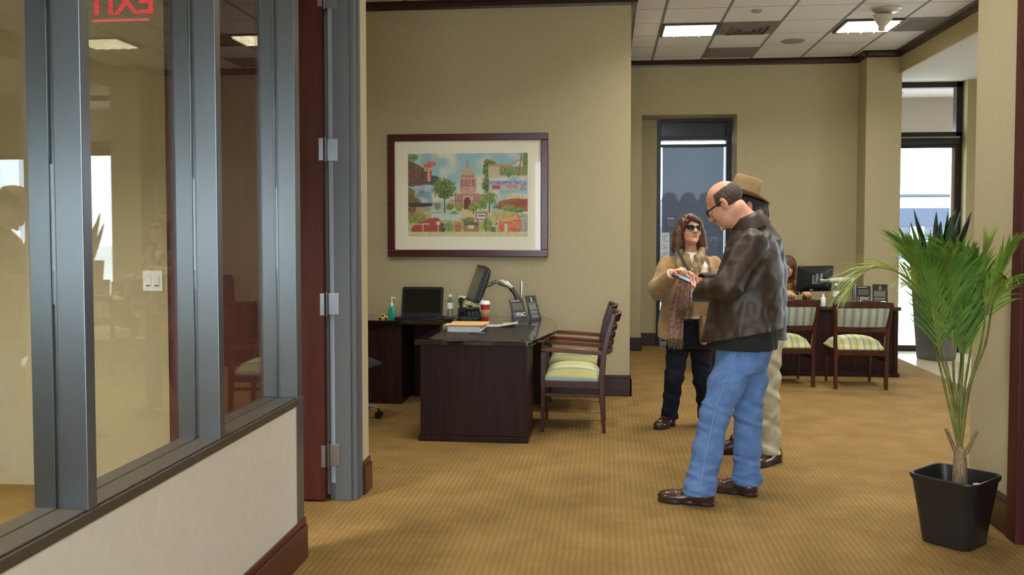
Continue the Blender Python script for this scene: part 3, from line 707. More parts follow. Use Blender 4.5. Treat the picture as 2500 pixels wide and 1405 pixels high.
    P(R(140, 172, 176, 200), (178, 150, 96), (140, 100, 66), c.n2); P(R(151, 180, 166, 188), (232, 220, 196)); P(c.poly([(140, 174), (158, 170), (178, 174), (178, 180), (140, 180)]), (128, 104, 84), (90, 80, 70), c.n2)
    P(R(171, 148, 198, 166), (70, 66, 70)); P(R(173, 150, 196, 164), (226, 222, 216)); P(R(176, 154, 194, 158), (120, 112, 120)); P(R(175, 166, 176.5, 204), (90, 80, 76)); P(R(194, 166, 196, 204), (90, 80, 76))
    P(R(207, 184, 220, 196), (100, 104, 98)); P(c.poly([(220, 168), (224, 176), (218, 182), (226, 150)]), (92, 66, 56)); P(c.poly([(226, 176), (236, 160), (276, 152), (284, 164), (282, 198), (228, 200)]), (206, 84, 56), (232, 150, 110), c.n2); P(c.poly([(232, 164), (272, 154), (274, 164), (236, 172)]), (232, 176, 104)); P(R(242, 176, 250, 198), (226, 210, 200)); P(c.poly([(284, 196), (290, 164), (298, 190), (298, 200)]), (226, 222, 214), (150, 150, 156), c.n2)
    P(c.poly([(280, 152), (300, 150), (300, 200), (284, 200)]), (96, 112, 132), (190, 200, 206), c.n2, 0.6)
    P(R(0, 196, 300, 208), (206, 196, 130), (226, 212, 172), c.n4)
    c.a += (c.n2[..., None] - 0.5) * 14
    c.a = c.a * 0.86 + np.array([236, 226, 200]) * 0.14
    return np.clip(c.a, 0, 255) / 255.0
pic = thing('framed_picture', 'large framed watercolour of a domed building and little shops on the khaki wall', 'picture', (-1.316, 8.44, 1.88))
mb = MB()
ox, oz, ix, iz = 0.7635, 0.579, 0.694, 0.513
for (a, b, c_, d) in ((-ox, -oz, ox, -iz), (-ox, iz, ox, oz), (-ox, -iz, -ix, iz), (ix, -iz, ox, iz)):
    mb.box((a, -0.04, b), (c_, -0.002, d))
mb.build('frame', wood('dark_cherry_frame', (58, 20, 20), (86, 32, 30), 0.25, axis=0), pic, bevel=0.006)
mb = MB(); mb.box((-ix, -0.022, -iz), (ix, -0.016, iz)); mb.build('mat_board', mat('cream_mat_board', (250, 243, 218), 0.85), pic)
_img = paint(); _h, _w = _img.shape[:2]
gx = np.linspace(-0.566, 0.572, _w); gz = np.linspace(0.395, -0.386, _h)
vv = [(gx[i], -0.0232, gz[j]) for j in range(_h) for i in range(_w)]
ff = [(j * _w + i, (j + 1) * _w + i, (j + 1) * _w + i + 1, j * _w + i + 1) for j in range(_h - 1) for i in range(_w - 1)]
mb = MB(); mb.add(vv, ff)
m, nt, P_ = _new('watercolour_paper'); ca = N(nt, 'ShaderNodeVertexColor'); ca.layer_name = 'paint'; nt.links.new(ca.outputs[0], P_.inputs['Base Color']); P_.inputs['Roughness'].default_value = 0.8
art = mb.build('artwork', m, pic)
_at = art.data.color_attributes.new('paint', 'FLOAT_COLOR', 'POINT')
_l = np.where(_img <= 0.04045, _img / 12.92, ((_img + 0.055) / 1.055) ** 2.4).reshape(-1, 3)
_at.data.foreach_set('color', np.concatenate([_l, np.ones((len(_l), 1))], 1).astype(np.float32).ravel())
mb = MB(); mb.box((-ix, -0.0285, -iz), (ix, -0.0265, iz)); mb.build('glazing', clear_glass('picture_glass', (0.98, 0.98, 0.98), 0.03, 0.7), pic)

# ================================================================== DESK 1 (bow-front) AND ITS RETURN
DX, DY = -0.97, 7.4
desk = thing('office_desk', 'dark wood bow-fronted desk with a polished top below the framed picture', 'desk', (DX, DY, 0))
W = lambda x, y: (x - DX, y - DY)
top = [W(-1.40, 6.44), W(-0.575, 6.44)]
for k in range(1, 20):
    t = k / 20
    top.append(W(-0.575 + 0.165 * math.sin(PI * t) ** 0.8, 6.44 + 1.96 * t))
top += [W(-0.575, 8.40), W(-1.40, 8.40)]
mb = MB(); mb.prism(top, 0.712, 0.75); mb.build('desktop', M_DESKTOP, desk, bevel=0.006)
mb = MB(); mb.box((*W(-1.365, 6.48), 0.055), (*W(-0.60, 7.02), 0.712)); ped = mb.build('pedestal', M_DESK, desk, bevel=0.003)
mb = MB(); mb.box((*W(-0.604, 6.478), 0.055), (*W(-0.578, 7.022), 0.712)); mb.build('corner_post', M_DESK, ped, bevel=0.003)
mb = MB(); mb.box((*W(-1.375, 6.468), 0.0), (*W(-0.567, 7.03), 0.045)); mb.box((*W(-1.370, 6.474), 0.045), (*W(-0.572, 7.026), 0.06)); mb.build('plinth', M_DESK, desk, bevel=0.005)
mb = MB(); mb.box((*W(-0.86, 7.03), 0.10), (*W(-0.835, 8.0), 0.712)); mb.build('modesty_panel', M_DESK, desk)
mb = MB(); mb.box((*W(-1.36, 7.98), 0.0), (*W(-0.58, 8.36), 0.712)); mb.build('end_panel', M_DESK, desk, bevel=0.003)
ret = thing('desk_return', 'dark wood side desk along the khaki wall carrying the laptop', 'desk', (-2.4, 8.1, 0))
mb = MB(); mb.box((-1.2, -0.29, 0.715), (0.995, 0.33, 0.75)); mb.build('desktop', M_DESKTOP, ret, bevel=0.005)
mb = MB(); mb.box((0.17, -0.26, 0.0), (0.58, 0.31, 0.715)); p_ = mb.build('pedestal', M_DESK, ret, bevel=0.003)
mb = MB(); mb.box((0.58, 0.27, 0.08), (0.995, 0.295, 0.715)); mb.build('back_panel', M_DESK, ret)
mb = MB(); mb.box((-1.2, -0.26, 0.0), (-1.16, 0.31, 0.715)); mb.build('end_panel', M_DESK, ret)

# ================================================================== CHAIRS
def arc_slat(mb, y0, z0, z1, w, bow, th, lean, n=10):
    """Curved horizontal back slat: sags backwards by bow in the middle."""
    ring = []
    for i in range(n + 1):
        t = -1 + 2 * i / n
        y = y0 - bow * (1 - t * t)
        ring.append([(t * w / 2, y - th / 2, z0), (t * w / 2, y + th / 2, z0), (t * w / 2, y + th / 2 - lean, z1), (t * w / 2, y - th / 2 - lean, z1)])
    mb.rings(ring)
def cushion(w0, w1, d, z0, z1, crown_, n=12):
    mb = MB(); g = []
    for j in range(n + 1):
        for i in range(n + 1):
            u, v = -1 + 2 * i / n, -1 + 2 * j / n
            w = w0 + (w1 - w0) * (v + 1) / 2
            e = max(0, (1 - abs(u) ** 5)) ** 0.5 * max(0, (1 - abs(v) ** 5)) ** 0.5
            g.append((u * w / 2, v * d / 2, z0 + (z1 - z0) * e * 0.8 + crown_ * (1 - u * u) * (1 - v * v)))
    m_ = n + 1
    fs = [(j * m_ + i, j * m_ + i + 1, (j + 1) * m_ + i + 1, (j + 1) * m_ + i) for j in range(n) for i in range(n)]
    rim = [i for i in range(m_)] + [j * m_ + n for j in range(1, m_)] + [n * m_ + i for i in range(n - 1, -1, -1)] + [j * m_ for j in range(n - 1, 0, -1)]
    base = len(g)
    g += [(g[i][0] * 0.985, g[i][1] * 0.985, z0 - 0.02) for i in rim]
    k = len(rim)
    fs += [(rim[i], base + i, base + (i + 1) % k, rim[(i + 1) % k]) for i in range(k)] + [tuple(base + i for i in range(k))]
    mb.add(g, fs)
    return mb
def ladder_chair(label, loc, rotz, group):
    """Armchair with curved ladder slats; front = +y."""
    t = thing('armchair', label, 'chair', loc, rotz, group)
    hw, f, b = 0.232, 0.225, -0.225
    for s in (-1, 1):
        mb = MB(); mb.rings([[(s * hw + sx * w / 2, f + sy * w / 2 + dy, z) for sx, sy in ((1, 1), (-1, 1), (-1, -1), (1, -1))] for z, w, dy in ((0, 0.022, 0.0), (0.35, 0.036, 0), (0.62, 0.034, 0))]); mb.build('leg', M_CHAIRWOOD, t, bevel=0.004)
        mb = MB(); mb.rings([[(s * hw + sx * 0.032 / 2, b + sy * w / 2 + dy, z) for sx, sy in ((1, 1), (-1, 1), (-1, -1), (1, -1))] for z, w, dy in ((0, 0.026, -0.02), (0.25, 0.04, -0.004), (0.42, 0.046, 0.0), (0.60, 0.044, -0.014), (0.75, 0.042, -0.045), (0.915, 0.032, -0.092))]); mb.build('leg', M_CHAIRWOOD, t, bevel=0.004)
        mb = MB(); mb.rings([[(s * hw + sx * w, y, z + sz) for sx, sz in ((0.5, 0.016), (-0.5, 0.016), (-0.5, -0.016), (0.5, -0.016))] for y, z, w in ((b - 0.01, 0.612, 0.040), (0.0, 0.628, 0.050), (f + 0.012, 0.64, 0.052))]); mb.build('armrest', M_ARMWOOD, t, bevel=0.005)
        mb = MB(); mb.bar((s * hw, b, 0.285), (s * hw, f, 0.29), 0.02, 0.026); mb.build('stretcher', M_CHAIRWOOD, t, bevel=0.003)
    mb = MB()
    for p, q in (((-hw, f, 0.365), (hw, f, 0.365)), ((-hw, b, 0.365), (hw, b, 0.365)), ((-hw, b, 0.365), (-hw, f, 0.372)), ((hw, b, 0.365), (hw, f, 0.372))): mb.bar(p, q, 0.026, 0.05)
    mb.build('seat_frame', M_CHAIRWOOD, t, bevel=0.003)
    cushion(0.43, 0.45, 0.45, 0.405, 0.495, 0.035).build('seat', M_SEAT, t, smooth=180)
    mb = MB(); arc_slat(mb, b - 0.075, 0.845, 0.912, 0.47, 0.05, 0.026, 0.02); mb.build('top_rail', M_CHAIRWOOD, t, bevel=0.005)
    for z, y in ((0.775, -0.052), (0.715, -0.038), (0.655, -0.026), (0.595, -0.016)):
        mb = MB(); arc_slat(mb, b + y, z, z + 0.042, 0.45, 0.055, 0.018, 0.008); mb.build('slat', M_CHAIRWOOD, t, bevel=0.004)
    return t
GA = 'ladder-back armchairs at the bow-fronted desk'
ch1 = ladder_chair('mahogany ladder-back armchair with striped seat, nearer of the two at the bow-fronted desk', (-0.265, 7.10, 0), PI / 2, GA)
copy_tree(ch1, 'mahogany ladder-back armchair, farther of the two, close to the picture wall', loc=(-0.285, 7.86, 0))
def pad_chair(label, loc, group):
    """Armless chair with an upholstered back; seen from behind, front = +y."""
    t = thing('side_chair', label, 'chair', loc, 0, group)
    b, f = -0.02, 0.44
    for s in (-1, 1):
        mb = MB(); mb.rings([[(s * x + sx * 0.034 / 2, b + sy * 0.036 / 2 + dy, z) for sx, sy in ((1, 1), (-1, 1), (-1, -1), (1, -1))] for z, x, dy in ((0, 0.238, -0.02), (0.40, 0.238, 0), (0.60, 0.246, -0.012), (0.80, 0.262, -0.06), (0.835, 0.266, -0.07))]); mb.build('leg', M_CHAIRWOOD, t, bevel=0.004)
        mb = MB(); mb.rings([[(s * 0.215 + sx * w / 2, f + sy * w / 2, z) for sx, sy in ((1, 1), (-1, 1), (-1, -1), (1, -1))] for z, w in ((0, 0.022), (0.38, 0.036))]); mb.build('leg', M_CHAIRWOOD, t, bevel=0.004)
        mb = MB(); mb.bar((s * 0.232, b, 0.285), (s * 0.215, f, 0.285), 0.02, 0.026); mb.build('stretcher', M_CHAIRWOOD, t)
    mb = MB()
    for p, q in (((-0.238, b, 0.355), (0.238, b, 0.355)), ((-0.215, f, 0.355), (0.215, f, 0.355)), ((-0.232, b, 0.355), (-0.215, f, 0.355)), ((0.232, b, 0.355), (0.215, f, 0.355))): mb.bar(p, q, 0.026, 0.055)
    mb.build('seat_frame', M_CHAIRWOOD, t, bevel=0.003)
    cu = cushion(0.47, 0.50, 0.46, 0.395, 0.485, 0.04).build('seat', M_SEAT, t, smooth=180); cu.location = (0, 0.215, 0)
    mb = MB(); n = 12; ring = []
    for i in range(n + 1):
        u = -1 + 2 * i / n
        y = b - 0.065 - 0.035 * (1 - u * u); arch = 0.02 * (1 - u * u)
        ring.append([(u * 0.28, y - 0.012, 0.805), (u * 0.28, y + 0.014, 0.805), (u * 0.285, y + 0.012, 0.85 + arch), (u * 0.285, y - 0.012, 0.85 + arch)])
    mb.rings(ring); mb.build('top_rail', M_CHAIRWOOD, t, bevel=0.004)
    mb = MB(); ring = []
    for i in range(n + 1):
        u = -1 + 2 * i / n
        bulge = 0.014 * max(0, 1 - abs(u) ** 4) ** 0.5
        pr = []
        for z, w, dy in ((0.612, 0.226, -0.012), (0.66, 0.233, -0.022), (0.72, 0.242, -0.04), (0.795, 0.252, -0.06)):
            pr.append((u * w, b + dy - 0.03 * (1 - u * u) - 0.012 - bulge * (1 if 0.63 < z < 0.78 else 0.4), z))
        for z, w, dy in ((0.795, 0.252, -0.06), (0.72, 0.242, -0.04), (0.66, 0.233, -0.022), (0.612, 0.226, -0.012)):
            pr.append((u * w, b + dy - 0.03 * (1 - u * u) + 0.014 + bulge, z))
        ring.append(pr)
    mb.rings(ring); mb.build('backrest', M_BACKPAD, t, smooth=60)
    mb = MB(); arc_slat(mb, b - 0.012, 0.565, 0.605, 0.47, 0.03, 0.02, 0.004); mb.build('lower_rail', M_CHAIRWOOD, t, bevel=0.003)
    return t
GB = 'upholstered side chairs at the far desk'
pc = pad_chair('striped upholstered side chair seen from behind, nearer the window, at the far desk', (2.46, 9.08, 0), GB)
copy_tree(pc, 'striped upholstered side chair half hidden by the man in jeans, at the far desk', loc=(1.79, 9.16, 0), rotz=0.05)
def swivel_chair(label, loc, rotz):
    t = thing('swivel_chair', label, 'chair', loc, rotz)
    M_F = mat('charcoal_chair_fabric', (34, 34, 38), 0.85, bump=0.3, bs=300)
    for k in range(5):
        a = 2 * PI * k / 5 + 0.18
        c, s = math.cos(a), math.sin(a)
        mb = MB(); mb.tube([(0.03 * c, 0.03 * s, 0.13), (0.16 * c, 0.16 * s, 0.115), (0.30 * c, 0.30 * s, 0.085)], [0.022, 0.02, 0.014], 10, flat=0.7); mb.build('base_arm', M_STEEL, t, smooth=True)
        mb = MB()
        for q in (-1, 1): mb.lathe([(0.0, -0.012), (0.026, -0.012), (0.03, -0.006), (0.03, 0.006), (0.026, 0.012), (0, 0.012)], 16, T=trs((0.30 * c - q * 0.016 * s, 0.30 * s + q * 0.016 * c, 0.03), rz=a) @ Matrix.Rotation(PI / 2, 4, 'X'))
        mb.lathe([(0.008, 0.03), (0.008, 0.085)], 8, T=trs((0.30 * c, 0.30 * s, 0)))
        mb.build('caster', M_BLACK, t, smooth=True)
    mb = MB(); mb.lathe([(0.028, 0.09), (0.028, 0.28), (0.018, 0.28), (0.018, 0.43)], 16); mb.build('gas_column', M_STEEL, t, smooth=True)
    mb = cushion(0.44, 0.48, 0.46, 0.43, 0.50, 0.02); mb.build('seat', M_F, t, smooth=180)
    mb = MB(); ring = []
    for z, w, y in ((0.56, 0.36, -0.24), (0.62, 0.42, -0.235), (0.78, 0.45, -0.25), (0.92, 0.42, -0.29), (0.97, 0.34, -0.305)):
        ring.append([(x * w, y + d - 0.03 * (1 - 4 * x * x), z) for x, d in ((-0.5, -0.02), (-0.25, -0.03), (0, -0.03), (0.25, -0.03), (0.5, -0.02), (0.5, 0.02), (0.25, 0.03), (0, 0.03), (-0.25, 0.03), (-0.5, 0.02))])
    mb.rings(ring); mb.build('backrest', M_F, t, smooth=60)
    mb = MB(); mb.tube([(0, 0, 0.42), (0, -0.2, 0.43), (0, -0.285, 0.52), (0, -0.29, 0.66)], 0.018, 8, flat=0.5); mb.build('back_stem', M_BLACK, t, smooth=True)
    return t
sw1 = swivel_chair('dark swivel chair with chrome base, half hidden by the wall end beside the bow-fronted desk', (-2.17, 7.24, 0), 0.0)
sw1.rotation_euler.z = -0.23
copy_tree(sw1, 'dark swivel chair under the seated woman at the far desk', loc=(1.99, 10.98, 0), rotz=PI - 0.18)

# ================================================================== DESK 2 (far desk)
far = thing('office_desk', 'dark wood desk in front of the back wall where a woman sits typing', 'desk', (2.0, 10.2, 0))
mb = MB(); mb.box((-1.0, -0.40, 0.705), (1.07, 0.42, 0.745)); mb.build('desktop', M_DESKTOP, far, bevel=0.006)
mb = MB(); mb.box((-0.95, -0.36, 0.05), (1.035, -0.335, 0.705)); mb.build('front_panel', M_DESK, far)
mb = MB(); mb.box((1.005, -0.37, 0.0), (1.05, 0.40, 0.705)); mb.build('end_panel', M_DESK, far, bevel=0.003)
mb = MB(); mb.box((-0.98, -0.37, 0.0), (-0.94, 0.40, 0.705)); mb.build('end_panel', M_DESK, far, bevel=0.003)
mb = MB(); mb.box((-0.98, -0.382, 0.0), (1.065, -0.36, 0.045)); mb.build('plinth', M_DESK, far, bevel=0.004)

# ================================================================== THINGS ON DESK 1
TOP = 0.75
bl = thing('desk_blotter', 'black leather desk blotter on the bow-fronted desk', 'desk pad', (-0.98, 7.0, TOP))
mb = MB(); mb.prism([(-0.30, -0.50), (0.36, -0.50), (0.36, 0.50), (-0.34, 0.50)], 0.0, 0.004); mb.build('pad', mat('black_leather_pad', (24, 21, 20), 0.4, bump=0.15, bs=500), bl)
for a, b in ((0.36, 0.385), (-0.325, -0.30)):
    mb = MB(); mb.box((a, -0.50, 0), (b, 0.50, 0.006)); mb.build('side_rail', M_BLACK, bl, bevel=0.002)
Z1 = TOP + 0.004
ps = thing('paper_stack', 'thick stack of white papers under a tan folder on the blotter', 'papers', (-1.12, 7.14, Z1 + 0.001), 0.0)
mb = MB()
for k in range(9): mb.box((-0.125, -0.19, k * 0.005), (0.135, 0.16, k * 0.005 + 0.0042), T=trs((0.003 * math.sin(k * 2.1), 0, 0), rz=0.02 * math.sin(k * 1.7)))
mb.build('sheets', M_PAPER, ps)
mb = MB(); g = [(-0.15 + 0.31 * i / 8, -0.2 + 0.38 * j / 6, 0.047 + 0.010 * math.sin(i * 0.8 + j) * (i == 0 or i == 8) + (0.006 if j == 0 else 0)) for j in range(7) for i in range(9)]
mb.add(g, [(j * 9 + i, j * 9 + i + 1, (j + 1) * 9 + i + 1, (j + 1) * 9 + i) for j in range(6) for i in range(8)]); fo = mb.build('folder', mat('tan_folder_card', (214, 172, 106), 0.7), ps); fo.modifiers.new('s', 'SOLIDIFY').thickness = 0.002
mg = thing('brochure', 'glossy blue-white brochure with a lifted corner behind the paper stack', 'brochure', (-0.90, 7.42, Z1))
mb = MB(); g = [(-0.14 + 0.3 * i / 8, -0.09 + 0.18 * j / 4, 0.002 + 0.035 * max(0, i / 8 - 0.45) ** 1.3 * 2) for j in range(5) for i in range(9)]
mb.add(g, [(j * 9 + i, j * 9 + i + 1, (j + 1) * 9 + i + 1, (j + 1) * 9 + i) for j in range(4) for i in range(8)]); o = mb.build('cover', mat('glossy_blue_white_print', (198, 206, 222), 0.2, var=0.25, vs=20), mg); o.modifiers.new('s', 'SOLIDIFY').thickness = 0.002
pn = thing('pen', 'dark pen lying in front of the paper stack', 'pen', (-0.985, 6.82, Z1 + 0.005), 0.1)
mb = MB(); mb.lathe([(0.001, -0.072), (0.004, -0.06), (0.0045, 0.0), (0.0045, 0.06), (0.003, 0.068)], 10, T=trs(ry=PI / 2)); mb.build('barrel', M_BLACK, pn, smooth=True)
mb = MB(); mb.box((0.01, -0.0015, 0.004), (0.055, 0.0015, 0.0065)); mb.build('clip', M_STEEL, pn)
cp = thing('paper_cup', 'tall red takeaway coffee cup with white lid and tan sleeve on the bow-fronted desk', 'cup', (-1.048, 7.69, TOP))
M_RCUP = mat('red_card', (168, 30, 34), 0.5)
mb = MB(); mb.lathe([(0.028, 0), (0.029, 0.004), (0.041, 0.165)], 28); mb.build('cup_body', M_RCUP, cp, smooth=True)
mb = MB(); mb.lathe([(0.0335, 0.055), (0.0345, 0.056), (0.039, 0.115), (0.038, 0.116)], 28, cap0=False, cap1=False); mb.build('sleeve', mat('tan_card_sleeve', (166, 126, 92), 0.8), cp, smooth=True)
mb = MB(); mb.lathe([(0.0425, 0.160), (0.044, 0.163), (0.044, 0.170), (0.040, 0.173), (0.039, 0.188), (0.036, 0.192), (0.034, 0.187), (0, 0.186)], 28); mb.build('lid', M_WHITE, cp, smooth=True)
# monitor on a silver arm
mon = thing('monitor', 'black monitor tilted back on a silver arm above the red coffee cup', 'monitor', (-1.155, 7.94, 1.075))
Tm = trs(rz=math.radians(64)) @ Matrix.Rotation(math.radians(-17), 4, 'X')       # screen faces the user side and the camera a little
Tm = Matrix.Rotation(math.radians(-71), 4, 'Z') @ Matrix.Rotation(math.radians(-20), 4, 'X')
mb = MB(); mb.prism(rrect(0.40, 0.335, 0.012), -0.012, 0.014, T=Tm @ Matrix.Rotation(PI / 2, 4, 'X')); mb.rings([[(x, 0.012 + dy, z) for x, z in rrect(0.40 * s, 0.335 * s, 0.012)] for s, dy in ((0.98, 0), (0.9, 0.03), (0.62, 0.055))], T=Tm); mb.build('housing', mat('charcoal_monitor_plastic', (30, 31, 35), 0.4), mon, smooth=40)
mb = MB(); mb.box((-0.185, -0.0155, -0.145), (0.185, -0.0135, 0.155), T=Tm); mb.build('screen', mat('dim_grey_screen', (72, 74, 70), 0.18), mon)
mb = MB()
for k in range(16): mb.box((0.195, 0.018, -0.13 + k * 0.017), (0.199, 0.03, -0.123 + k * 0.017), T=Tm)
mb.build('vent_slots', mat('pale_slot', (120, 122, 126), 0.5), mon)
arm = bpy.data.objects.new('support_arm', None); COL.objects.link(arm); arm.parent = mon; arm.location = (0.355, 0.12, TOP - 1.075)
M_ALU = mat('satin_silver_arm', (186, 178, 162), 0.3, 0.6)
mb = MB(); mb.box((-0.06, -0.03, 0), (0.06, 0.05, 0.02)); mb.tube([(0, 0, 0.02), (-0.002, 0, 0.17)], 0.017, 12); mb.build('clamp_base', M_BLACK, arm, smooth=True)
mb = MB(); mb.tube([(0.028, 0.03, 0.02), (0.028, 0.03, 0.345)], 0.014, 14); mb.build('pole', mat('chrome_pole', (200, 200, 206), 0.15, 1.0), arm, smooth=True)
mb = MB(); mb.tube([(0.0, 0, 0.175), (-0.03, 0, 0.24), (-0.06, 0, 0.28)], [0.026, 0.02, 0.026], 10); mb.build('lower_link', mat('dark_grey_link', (70, 68, 66), 0.4, 0.4), arm, smooth=True)
mb = MB(); mb.tube([(-0.05, 0, 0.278), (-0.10, 0, 0.318), (-0.165, 0, 0.338), (-0.18, 0, 0.338)], [0.02, 0.032, 0.034, 0.022], 14); mb.build('upper_link', M_ALU, arm, smooth=True)
mb = MB(); mb.tube([(-0.17, 0, 0.338), (-0.215, 0, 0.332), (-0.25, 0, 0.312), (-0.30, -0.08, 0.305)], [0.018, 0.02, 0.022, 0.03], 12, flat=0.8); mb.build('head_joint', M_STEEL, arm, smooth=True)
# leaning signs
def lean_sign(name, label, c, phi, tilt, w, h, kind):
    t = thing(name, label, 'sign', c, phi)
    Tr = Matrix.Rotation(-tilt, 4, 'X')                 # leans back: the top moves away from its face (-y)
    mb = MB(); mb.box((-w / 2, -0.004, 0), (w / 2, 0.0, h), T=Tr); mb.build('panel', mat('matt_black_card', (24, 22, 20), 0.45), t)
    mb = MB(); mb.bar(tuple(Tr @ Vector((0, 0.0, h * 0.75))), (0, 0.065, 0.0), w * 0.8, 0.003, up=(0, 1, 0.4)); mb.build('easel_leg', mat('grey_easel_card', (150, 146, 136), 0.6), t)
    F = Tr @ Matrix.Translation((0, -0.0046, 0)) @ Matrix.Rotation(PI / 2, 4, 'X')
    M_TXT = bpy.data.materials.get('pale_print') or mat('pale_print', (206, 204, 196), 0.6)
    if kind == 'fdic':
        text_mesh('lettering', 'FDIC', 0.046, M_TXT, t, F @ Matrix.Translation((0.015, 0.062, 0)), bold=0.0012)
        mb = MB(); mb.box((-w / 2 + 0.02, -0.0052, h * 0.52), (w / 2 - 0.02, -0.0046, h * 0.82), T=Tr); mb.build('photo_band', mat('dim_olive_print', (78, 78, 66), 0.5), t)
        mb = MB(); mb.box((-w / 2 + 0.008, -0.0052, 0.042), (-w / 2 + 0.011, -0.0046, 0.085), T=Tr); mb.box((-w / 2 + 0.016, -0.0052, 0.042), (-w / 2 + 0.030, -0.0046, 0.085), T=Tr); mb.build('crest', mat('grey_print', (96, 94, 88), 0.6), t)
        mb = MB(); mb.box((-w / 2 + 0.015, -0.0052, h - 0.016), (w / 2 - 0.04, -0.0046, h - 0.011), T=Tr); mb.build('heading_line', M_TXT, t)
    else:
        text_mesh('lettering', '1', 0.05, M_TXT, t, F @ Matrix.Translation((0.0, h - 0.036, 0)), bold=0.002)
        mb = MB()
        mb.box((-0.02, -0.0052, h - 0.062), (0.02, -0.0046, h - 0.056), T=Tr); mb.box((-w / 2 + 0.012, -0.0052, h - 0.078), (w / 2 - 0.012, -0.0046, h - 0.074), T=Tr)
        rr = random.Random(3)
        for k in range(17):
            if k in (7, 12): continue
            mb.box((-w / 2 + 0.014, -0.0052, h - 0.088 - k * 0.0075), (w / 2 - 0.014 - rr.random() * 0.02, -0.0046, h - 0.0845 - k * 0.0075), T=Tr)
        mb.build('text_lines', mat('grey_text_print', (150, 148, 140), 0.6), t)['kind'] = 'stuff'
    return t
lean_sign('desk_sign', 'small black deposit insurance notice reading FDIC on the bow-fronted desk', (-0.752, 7.86, TOP), math.radians(42), math.radians(24), 0.15, 0.205, 'fdic')
lean_sign('desk_sign', 'black notice with a white numeral one leaning at the desk end below the picture', (-0.625, 7.96, TOP), math.radians(42), math.radians(24), 0.115, 0.235, 'one')
cd = thing('business_cards', 'thin cream card lying in front of the black FDIC notice', 'card', (-0.82, 7.68, TOP), 0.1)
mb = MB(); mb.box((-0.07, -0.03, 0.0), (0.06, 0.03, 0.003)); mb.build('card', mat('cream_card', (214, 200, 160), 0.6), cd)
# laptop
lp = thing('laptop', 'open black laptop on the side desk', 'laptop', (-1.69, 7.98, TOP), 0.0)
mb = MB(); mb.prism(rrect(0.40, 0.25, 0.02), 0.0, 0.024); mb.build('base', M_BLACK, lp, bevel=0.003)
mb = MB(); mb.box((-0.17, -0.02, 0.024), (0.17, 0.10, 0.026)); mb.build('keyboard', mat('matt_black_keys', (26, 26, 28), 0.6), lp)
Tl = trs((0, 0.115, 0.02)) @ Matrix.Rotation(math.radians(-16), 4, 'X') @ Matrix.Rotation(PI / 2, 4, 'X')
mb = MB(); mb.prism(rrect(0.385, 0.265, 0.02, cy=0.137), -0.012, 0.0, T=Tl); sc_ = mb.build('lid', M_BLACK, lp, bevel=0.002)
mb = MB(); mb.box((-0.17, 0.03, 0.0), (0.17, 0.245, 0.0012), T=Tl); mb.build('screen', mat('dark_glossy_screen', (10, 10, 11), 0.12), sc_)
def bottle(label, x, y, z, s=1.0, cat='bottle', name='water_bottle'):
    t = thing(name, label, cat, (x, y, z))
    M_PET = clear_glass('clear_bottle_plastic', (0.80, 0.84, 0.82), 0.08, 1.0)
    mb = MB(); mb.lathe([(r * s, h * s) for r, h in ((0.026, 0), (0.031, 0.008), (0.031, 0.03), (0.029, 0.036), (0.031, 0.042), (0.031, 0.13), (0.028, 0.15), (0.014, 0.178), (0.0125, 0.19))], 20); mb.build('bottle_body', M_PET, t, smooth=True)
    mb = MB(); mb.lathe([(r * s, h * s) for r, h in ((0.0316, 0.085), (0.0316, 0.14))], 20, cap0=False, cap1=False); mb.build('paper_label', M_WHITE, t, smooth=True)
    mb = MB(); mb.lathe([(r * s, h * s) for r, h in ((0.0145, 0.19), (0.0145, 0.208), (0.012, 0.211), (0, 0.211))], 16); mb.build('cap', M_WHITE, t, smooth=True)
    return t
bottle('clear water bottle with white label standing just right of the black laptop', -1.425, 8.10, TOP, 1.02)
hs = thing('hand_sanitizer', 'green hand sanitizer bottle with white pump left of the black laptop', 'bottle', (-1.925, 7.92, TOP))
M_GEL = mat('green_gel', (40, 150, 120), 0.15, spec=0.6)
mb = MB(); mb.rings([[(x * k, y * k, z) for x, y in rrect(0.062, 0.042, 0.018)] for z, k in ((0, 0.95), (0.005, 1), (0.095, 1.0), (0.112, 0.75), (0.12, 0.4))]); mb.build('bottle_body', M_GEL, hs, smooth=True)
mb = MB(); mb.lathe([(0.014, 0.12), (0.014, 0.142), (0.006, 0.146), (0.005, 0.188), (0.011, 0.19), (0.011, 0.2), (0, 0.203)], 14); mb.tube([(0, 0, 0.195), (0.032, -0.012, 0.194), (0.038, -0.015, 0.186)], 0.005, 8); mb.build('pump', M_WHITE, hs, smooth=True)
ty = thing('toy_car', 'tiny yellow and black toy beside the green sanitizer bottle', 'toy', (-2.00, 7.90, TOP), 0.15)
mb = MB(); mb.rings([[(x, y * k, z) for x, y in rrect(0.085 * k2, 0.042, 0.012)] for z, k, k2 in ((0.010, 1, 1), (0.024, 1.0, 0.98), (0.030, 0.85, 0.6), (0.046, 0.6, 0.4))]); mb.build('car_body', mat('yellow_toy_plastic', (228, 170, 30), 0.35), ty, smooth=40)
for sx in (-0.026, 0.026):
    for sy in (-0.02, 0.02):
        mb = MB(); mb.lathe([(0.012, -0.005), (0.012, 0.005)], 14, T=trs((sx, sy, 0.012), rx=PI / 2)); mb.build('wheel', M_BLACK, ty)
mb = MB(); mb.box((-0.018, -0.0215, 0.028), (0.012, 0.0215, 0.042)); mb.build('window_band', M_BLACK, ty)
pf = thing('photo_frame', 'small white photo frame standing behind the black desk phone', 'photo frame', (-1.27, 8.28, TOP), -0.10)
Tp = Matrix.Rotation(math.radians(-12), 4, 'X')
mb = MB()
